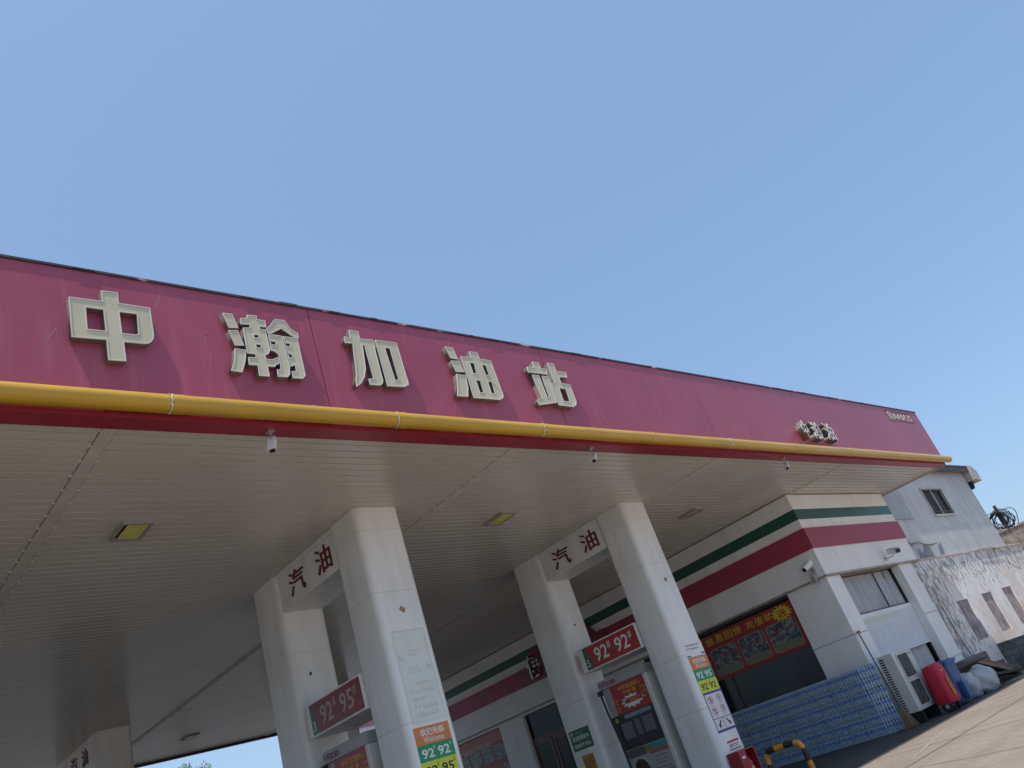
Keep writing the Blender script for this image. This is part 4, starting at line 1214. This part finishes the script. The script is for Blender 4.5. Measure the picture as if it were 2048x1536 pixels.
b.tube([(31.9, 11.62, 2.9), (31.92, 11.6, 1.6), (32.2, 11.6, .4)], .015, 6)
b.build('cable', mat('cable_grey', (0.20, 0.19, 0.18), .6), ax, True)
b = MB(); b.prism([(34.9, 4.45), (35.3, 4.45), (35.5, 4.95), (35.0, 4.8)], 11.672, 11.677, 'y')
b.prism([(32.6, 4.42), (34.15, 4.42), (34.1, 4.95), (33.7, 4.98), (33.2, 4.6), (32.9, 4.85)], 11.672, 11.677, 'y')
b.build('patch', mat('blue_grey_patch', (0.20, 0.23, 0.27), .6, var=.2), ax)

# yard walls
BLK = brick_mat('grey_block', (0.17, 0.18, 0.18), (0.14, 0.15, 0.155), (0.10, 0.10, 0.10), 1.1)
t = MB(); t.box(35.1, 35.4, 3.0, 11.64, -.6, .76)
tag(t.build('block_wall', BLK), 'low wall of bare grey blocks at the right picture edge in front of the peeling wall', 'wall')
t = thing('tan_building', (50, 11, gz(50)), 'tan stone block building rising behind the annex at the right edge', 'building')
b = MB()
MB().box(50, 60, 2, 13.5, -.6, 5.5).build('wall', brick_mat('tan_block', (0.34, 0.27, 0.22), (0.29, 0.24, 0.20), (0.24, 0.20, 0.17), .8), t)
b = MB()
rnd = random.Random(2)
for k in range(26):
    y_ = 13.45 - k * .3
    b.box(49.93, 50.3, y_ - .14, y_ + .14, 5.501, 5.52 + rnd.random() * .10)
b.build('parapet_stones', mat('tan_parapet', (0.33, 0.27, 0.23), .9, var=.3, scale=4), t)
t = MB()
rnd = random.Random(8)
for k in range(60):
    x_, y_ = rnd.uniform(45.5, 47.3), rnd.uniform(10.9, 12.6)
    z_ = rnd.uniform(-.3, 4.1 - (x_ - 45.5) * .5)
    s_ = rnd.uniform(.18, .42)
    t.blob((x_, y_, z_), (s_, s_, s_ * .7), .5, k, sub=2)
tag(t.build('rubble_heap', mat('rubble', (0.25, 0.19, 0.14), .95, var=.5, scale=3)), 'heap of broken tan rubble between the peeling wall and the tan building', 'rubble', kind='stuff')
t = thing('utility_pole', (51, 13.2, gz(50)), 'dark utility pole top wound with tangled cable coils above the tan wall', 'utility pole')
px, py = 50.75, 13.1
MB().tube([(px, py, -.5), (px, py, 7.0)], .09, 10).build('pole', mat('dark_pole', (0.04, 0.035, 0.03), .8), t)
b = MB(); b.box(px - .35, px + .35, py - .05, py + .05, 6.55, 6.65); b.box(px - .08, px + .22, py - .12, py + .12, 5.9, 6.5)
b.build('cross_arm', BLACK, t)
b = MB()
rnd = random.Random(6)
for k in range(13):
    r_ = rnd.uniform(.38, .62); cx, cy, cz = px + rnd.uniform(-.12, .12), py + rnd.uniform(-.25, .25), 6.15 + rnd.uniform(-.15, .15)
    ti = rnd.uniform(-.5, .5); tj = rnd.uniform(-.5, .5)
    pts = []
    for q in range(21):
        a = q * 2 * math.pi / 20
        rr = r_ * (1 + .12 * math.sin(3 * a + k))
        pts.append((cx + rr * math.sin(a) * ti, cy + rr * math.cos(a), cz + rr * math.sin(a) * (1 - .3 * abs(ti)) + tj * .1 * math.cos(a)))
    b.tube(pts, .022, 5, cap=False)
b.build('cable_coil', BLACK, t)

# ---------------------------------------------------------------- bottled water
BOT = mat('water_bottle', (0.26, 0.38, 0.46), .12, var=.1, scale=12, spec=.8)
LABEL = mat('blue_bottle_label', (0.02, 0.065, 0.30), .3, var=.6, scale=26, tint2=(0.10, 0.20, 0.42))
CAP = mat('bottle_cap', (0.50, 0.56, 0.62), .4)
b1, b2, b3 = MB(), MB(), MB()
nb, dxb = 6, .0867
for j in range(8):
    for i in range(nb):
        cx, cy = .045 + j * .0867, .045 + i * dxb
        seg = 8 if j < 2 or i in (0, nb - 1) else 5
        b1.lathe([(.030, .002), (.041, .012), (.037, .05), (.041, .07), (.037, .10), (.041, .125), (.041, .20), (.036, .235), (.016, .272), (.016, .28)], (cx, cy, 0), seg)
        b2.lathe([(.0418, .150), (.0425, .152), (.0425, .222), (.0415, .224)], (cx, cy, 0), seg)
        b3.lathe([(.019, .278), (.019, .300)], (cx, cy, 0), seg)
wp = thing('bottled_water_pack', (0, 0, 0), 'pack of blue labelled water bottles in the lower rows of the stacked wall', 'water pack', 'packs of bottled water stacked under the shop window')
b1.build('bottles', BOT, wp, True); b2.build('bottle_labels', LABEL, wp, True); b3.build('bottle_caps', CAP, wp)
def film_mat():
    M = bpy.data.materials.new('clear_wrap'); M.use_nodes = True
    N, L = M.node_tree.nodes, M.node_tree.links
    N.remove(N['Principled BSDF'])
    tr = N.new('ShaderNodeBsdfTransparent'); tr.inputs[0].default_value = (.95, .97, 1, 1)
    gl = N.new('ShaderNodeBsdfPrincipled'); gl.inputs['Base Color'].default_value = (.55, .62, .68, 1); gl.inputs['Roughness'].default_value = .22
    n = N.new('ShaderNodeTexNoise'); n.inputs['Scale'].default_value = 14; n.inputs['Detail'].default_value = 5
    tc = N.new('ShaderNodeTexCoord'); L.new(tc.outputs['Object'], n.inputs[0])
    mr = N.new('ShaderNodeMapRange'); mr.inputs[1].default_value = .45; mr.inputs[2].default_value = .75; mr.inputs[3].default_value = .06; mr.inputs[4].default_value = .5
    L.new(n.outputs[0], mr.inputs[0])
    bn = N.new('ShaderNodeBump'); bn.inputs['Strength'].default_value = .7; bn.inputs['Distance'].default_value = .02; L.new(n.outputs[0], bn.inputs['Height']); L.new(bn.outputs[0], gl.inputs['Normal'])
    mx = N.new('ShaderNodeMixShader'); L.new(mr.outputs[0], mx.inputs[0]); L.new(tr.outputs[0], mx.inputs[1]); L.new(gl.outputs[0], mx.inputs[2])
    L.new(mx.outputs[0], N['Material Output'].inputs[0])
    return M
MB().prism(rrect(-.004, .70, -.003, .523, .03, 3), .001, .302).build('shrink_wrap', film_mat(), wp, True)
zb = gz(23.8)
first = True
rnd = random.Random(1)
for c in range(12):
    for r_ in range(6):
        o = wp if first else copy_tree(wp)
        first = False
        xoff = 0.0
        o.location = (23.42 + rnd.uniform(-.02, .02), 11.08 + c * .53 + rnd.uniform(-.004, .004), zb + .006 + r_ * .3045)
        o.rotation_euler.z = R(rnd.uniform(-1.2, 1.2))
        if c == 0:
            o.location.x = 23.71 + rnd.uniform(-.015, .015); o.location.y = 11.15
            o.rotation_euler.z = R(34 + rnd.uniform(-2, 2))
            o.scale.x = .62
        if c == 0: o['label'] = 'pack of blue labelled water bottles at the rounded right end of the stack'
        elif r_ == 5: o['label'] = 'pack of blue labelled water bottles in the top row of the stacked wall'

# ---------------------------------------------------------------- things by the end wall
g2 = gz(25)
t = thing('outdoor_air_conditioner', (24.7, 11.0, g2), 'white outdoor air conditioner with two square fan grilles below the bleached notice', 'air conditioner')
AX0, AX1, AY0, AY1 = 23.80, 25.15, 10.60, 11.06
ACW = mat('ac_white', (0.50, 0.51, 0.49), .45, var=.08, scale=2)
MB().box(AX0, AX1, AY0, AY1, .08, 1.68).bevel(.02, 2).build('cabinet', ACW, t)
Fa = Face((0, AY0, 0), '-y')
for z0_, z1_ in ((.17, .86), (.92, 1.60)):
    cxa, cza = (AX0 + AX1) / 2 - .1, (z0_ + z1_) / 2
    fr = MB(); a_, c_ = cxa - .38, cxa + .40
    fr.box(a_, c_, z0_, z0_ + .03, 0, .03); fr.box(a_, c_, z1_ - .03, z1_, 0, .03); fr.box(a_, a_ + .03, z0_ + .031, z1_ - .031, 0, .03); fr.box(c_ - .03, c_, z0_ + .031, z1_ - .031, 0, .03)
    gr = fr.move(Fa.mtx()).build('fan_grille', ACW, t)
    Fa.rect('grille_recess', a_ + .031, c_ - .031, z0_ + .031, z1_ - .031, 0, .006, mat('grille_dark', (0.045, 0.05, 0.05), .6), gr)
    rg = MB()
    for r_ in (.08, .14, .20, .26, .31):
        rg.tube([(cxa + .01 + r_ * math.cos(k * R(20)), cza + r_ * math.sin(k * R(20)), .018) for k in range(19)], .006, 4)
    for k in range(8):
        a = k * R(45)
        rg.tube([(cxa + .01 + .05 * math.cos(a), cza + .05 * math.sin(a), .016), (cxa + .01 + .33 * math.cos(a), cza + .33 * math.sin(a), .016)], .005, 4)
    rg.move(Fa.mtx()).build('grille_rings', mat('grille_grey', (0.16, 0.17, 0.17), .5), gr)
Fl = Face((AX0, 0, 0), '-x')
sb = MB()
for k in range(22):
    sb.box(-AY1 + .03, -AY1 + .16, .16 + k * .067, .195 + k * .067, 0, .006)
sb.move(Fl.mtx()).build('side_slots', BLACK, t)
marks(Fa, 24.90, 25.13, 1.50, 1.56, 1, .001, mat('dark_badge_print', (0.08, 0.08, 0.1), .5), t, ch=.03, fill=.9, seed=77)
for xa in (AX0 + .1, AX1 - .2):
    MB().box(xa, xa + .1, AY0, AY1, g2, .079).build('support_foot', BLACK, t)
t = thing('broom', (24.1, 11.1, g2), 'straw broom leaning with its dark handle against the shop wall, orange knob on top', 'broom')
MB().tube([(24.42, 11.48, 2.50), (23.50, 10.93, .12)], .018, 8).build('handle', BLACK, t, True)
MB().lathe([(.02, -.03), (.06, 0), (.06, .03), (.02, .06)], (24.42, 11.47, 2.50), 10).build('knob', mat('orange_knob', (0.45, 0.20, 0.04), .5), t, True)
b = MB(); rnd = random.Random(9)
for k in range(160):
    a = rnd.uniform(-1, 1); c = rnd.uniform(-1, 1)
    b.tube([(23.53 + a * .03, 10.94 + c * .03, .32), (23.46 + a * .19, 10.86 + c * .15, gz(24) + .01 + rnd.random() * .03)], .007, 4)
b.build('bristles', mat('straw', (0.22, 0.15, 0.07), .9, var=.4, scale=30), t)
# red covered extinguisher trolley
t = thing('covered_extinguisher_trolley', (24.95, 10.3, g2), 'wheeled fire extinguisher under a bright red cover with gold characters', 'fire extinguisher')
RC = mat('red_cover_cloth', (0.42, 0.012, 0.035), .6, var=.18, scale=6, bump=.3, bscale=9)
b = MB(); rings = []
for z, hw, hd in ((.05, .31, .27), (.12, .33, .29), (.5, .31, .27), (.88, .30, .26), (1.02, .28, .24), (1.10, .22, .18)):
    rr = rrect(-hw, hw, -hd, hd, .14, 4)
    wob = random.Random(int(z * 100))
    rings.append([b.bm.verts.new((24.95 + x * (1 + wob.uniform(-.03, .03)), 10.22 + y * (1 + wob.uniform(-.04, .04)), z - .06 + (.02 * math.sin(6 * x) if z > .9 else 0))) for x, y in rr])
for p, q in zip(rings, rings[1:]):
    n = len(p)
    for k in range(n): b.bm.faces.new((p[k], p[(k + 1) % n], q[(k + 1) % n], q[k]))
b.bm.faces.new(rings[-1]); b.bm.faces.new(rings[0][::-1])
b.build('cover', RC, t, True)
Fr = Face((0, 9.888, 0), '-y')
for k, ch in enumerate('灭火器'):
    text(Face((0, 9.915, 0), '-y'), ch, 24.76, 24.91, .50 - k * .17, .65 - k * .17, 0, .025, mat('gold_print', (0.50, 0.30, 0.05), .5), t, bold=.01, name='cover_lettering')
MB().tube([(24.75, 9.97, .86), (24.88, 9.96, .82), (25.04, 9.97, .87)], .016, 6).build('yellow_stripe', MATS['gold_print'], t)
for x in (24.68, 25.22):
    wv = MB(); wv.tube([(x - .04, 10.2, g2 + .16), (x + .04, 10.2, g2 + .16)], .155, 18)
    wheel = wv.build('wheel', BLACK, t, True)
    MB().tube([(x - .045, 10.2, g2 + .16), (x + .045, 10.2, g2 + .16)], .06, 12).build('wheel_hub', GREY, wheel, True)
b = MB(); b.tube([(24.64, 10.2, g2 + .16), (25.26, 10.2, g2 + .16)], .02, 8); b.tube([(24.8, 10.05, g2 + .03), (24.8, 10.05, .06)], .02, 8); b.tube([(25.1, 10.05, g2 + .03), (25.1, 10.05, .06)], .02, 8)
b.build('frame', BLACK, t)
# wheelie bin
t = thing('wheelie_bin', (26.2, 10.4, g2), 'blue plastic wheelie bin between the red cover and the white sacks', 'bin')
BLU = mat('blue_bin_plastic', (0.025, 0.10, 0.26), .42, var=.12, scale=3)
b = MB(); rings = []
for z, hw, hd in ((g2 + .05, .28, .26), (g2 + .1, .30, .28), (.90, .37, .36), (.901, .40, .39), (.95, .40, .39)):
    rings.append([b.bm.verts.new((26.22 + x, 10.5 + y, z)) for x, y in rrect(-hw, hw, -hd, hd, .07, 3)])
for p, q in zip(rings, rings[1:]):
    n = len(p)
    for k in range(n): b.bm.faces.new((p[k], p[(k + 1) % n], q[(k + 1) % n], q[k]))
b.bm.faces.new(rings[-1]); b.bm.faces.new(rings[0][::-1])
b.build('body', BLU, t, True)
b = MB().prism(rrect(25.79, 26.65, 10.08, 10.92, .08, 3), .952, 1.0); b.prism(rrect(25.9, 26.54, 10.2, 10.8, .08, 3), 1.001, 1.03)
b.build('lid', BLU, t, True)
MB().tube([(25.92, 10.98, .93), (26.52, 10.98, .93)], .022, 8).build('handle', BLU, t, True)
for x in (25.9, 26.54):
    MB().tube([(x - .03, 10.78, g2 + .11), (x + .03, 10.78, g2 + .11)], .11, 16).build('wheel', BLACK, t, True)
MB().box(26.0, 26.26, 10.0, 10.14, g2 + .12, .38).bevel(.03, 2).build('front_pocket', BLU, t)
# sacks
SACK = mat('white_plastic_sack', (0.36, 0.38, 0.40), .35, var=.2, scale=3, bump=.35, bscale=5)
t = MB().blob((27.25, 10.45, .06), (.50, .40, .42), .22, 3, squash=-.30)
tag(t.build('plastic_sack', SACK, None, True), 'slumped white plastic sack next to the blue bin', 'sack', 'white plastic sacks by the wall')
t = MB().blob((28.25, 10.30, .08), (.60, .44, .44), .18, 8, squash=-.32)
tag(t.build('plastic_sack', SACK, None, True), 'rounder and bigger white plastic sack in front of the scrap boards', 'sack', 'white plastic sacks by the wall')
# scrap boards
WD = mat('scrap_wood', (0.24, 0.17, 0.12), .8, var=.3, scale=2, stretch=(1, 6, 6))
WD2 = mat('dark_board', (0.035, 0.03, 0.028), .7, var=.3)
def board(p0, p1, wdt, th, m_, label, nm='wooden_board', grp='scrap boards heaped by the wall'):
    p0, p1 = Vector(p0), Vector(p1)
    d_ = (p1 - p0); q = d_.to_track_quat('X', 'Z').to_matrix().to_4x4()
    o = MB().box(0, d_.length, -wdt / 2, wdt / 2, -th / 2, th / 2).bevel(.006, 1).move(Matrix.Translation(p0) @ q).build(nm, m_)
    return tag(o, label, 'board', grp)
board((29.9, 10.9, .60), (31.9, 10.45, -.20), .34, .10, WD, 'long brown plank sloping down to the ground across the scrap heap')
board((30.9, 11.2, .50), (33.2, 10.9, -.14), .55, .14, mat('brown_crate_wood', (0.15, 0.11, 0.085), .8, var=.3), 'thick dark brown beam behind the long sloping plank')
board((27.9, 11.1, .62), (30.6, 11.0, .60), .70, .05, WD2, 'flat black board lying across the sacks')
board((29.4, 10.6, .1), (32.2, 10.5, -.15), .6, .08, WD2, 'black board under the sloping plank')
t = MB()
t.box(30.6, 32.9, 10.95, 11.55, gz(31), .30)
tag(t.bevel(.02, 1).build('scrap_crate', mat('dark_crate_wood', (0.10, 0.085, 0.075), .85, var=.4)), 'dark wooden crate at the back of the scrap heap against the peeling wall', 'crate')  # dark wood tone with random variation
t = MB(); t.box(30.2, 32.6, 11.25, 11.6, .301, .74)
tag(t.bevel(.03, 1).build('cardboard_box', mat('old_cardboard', (0.17, 0.14, 0.12), .9, var=.3)), 'flattened old cardboard box leaning on top of the dark crate', 'box')

# ---------------------------------------------------------------- far things
def tree(x, y, ztop, r, seed, label):
    g_ = gz(x)
    t = thing('leafy_tree', (x, y, g_), label, 'tree', 'trees beyond the canopy')
    zc = ztop - r * 1.0
    b = MB().tube([(x, y, g_), (x + .1, y, zc * .5), (x - .1, y + .1, zc)], .2, 8, radii=[.26, .18, .09])
    rnd = random.Random(seed)
    for k in range(7):
        a = rnd.uniform(0, 6.28)
        b.tube([(x, y, zc * .55 + k * .2), (x + .6 * r * math.cos(a), y + .6 * r * math.sin(a), zc + rnd.uniform(-.2, .5) * r)], .05, 6, radii=[.08, .03])
    b.build('trunk', mat('bark', (0.08, 0.06, 0.045), .9, var=.3, scale=8), t)
    b = MB()
    cl = []
    for k in range(46):
        v = Vector((rnd.gauss(0, 1), rnd.gauss(0, 1), rnd.gauss(0, 1))).normalized() * (rnd.random() ** .4)
        cl.append((Vector((x + v.x * r * .95, y + v.y * r * .95, zc + v.z * r * .8)), rnd.uniform(.25, .5) * r * .55))
    for c, rr in cl:
        for q in range(130):
            v = Vector((rnd.gauss(0, 1), rnd.gauss(0, 1), rnd.gauss(0, .8))).normalized() * (rr * rnd.random() ** .35)
            p = c + v
            u1 = Vector((rnd.gauss(0, 1), rnd.gauss(0, 1), rnd.gauss(0, 1))).normalized(); u2 = u1.orthogonal().normalized()
            s_ = rnd.uniform(.05, .10)
            b.quad(p - u1 * s_, p + u2 * s_ * .5, p + u1 * s_, p - u2 * s_ * .5)
    b.build('crown', mat('leaves', (0.10, 0.16, 0.035), .6, var=.5, scale=3), t)
tree(22.6, 58, 10.15, 2.0, 3, 'wider leafy tree top showing above the bottom edge beyond the canopy')
tree(17.2, 58, 9.65, 1.2, 5, 'small leafy tree by the far left pillar, only a few leaves showing')
t = thing('white_building', (40, 60, gz(40)), 'bright white building with a pink roof band glimpsed between the pillars', 'building')
MB().box(36, 60, 58, 70, -.6, 9.6).build('wall', mat('bright_white_wall', (0.8, 0.8, 0.8), .7, var=.04), t)
MB().box(35.8, 60.2, 57.8, 70.2, 9.601, 10.3).build('pink_band', mat('pink_band', (0.55, 0.16, 0.22), .5), t)
MB().box(35.7, 60.3, 57.7, 70.3, 10.301, 10.7).build('parapet', MATS['bright_white_wall'], t)
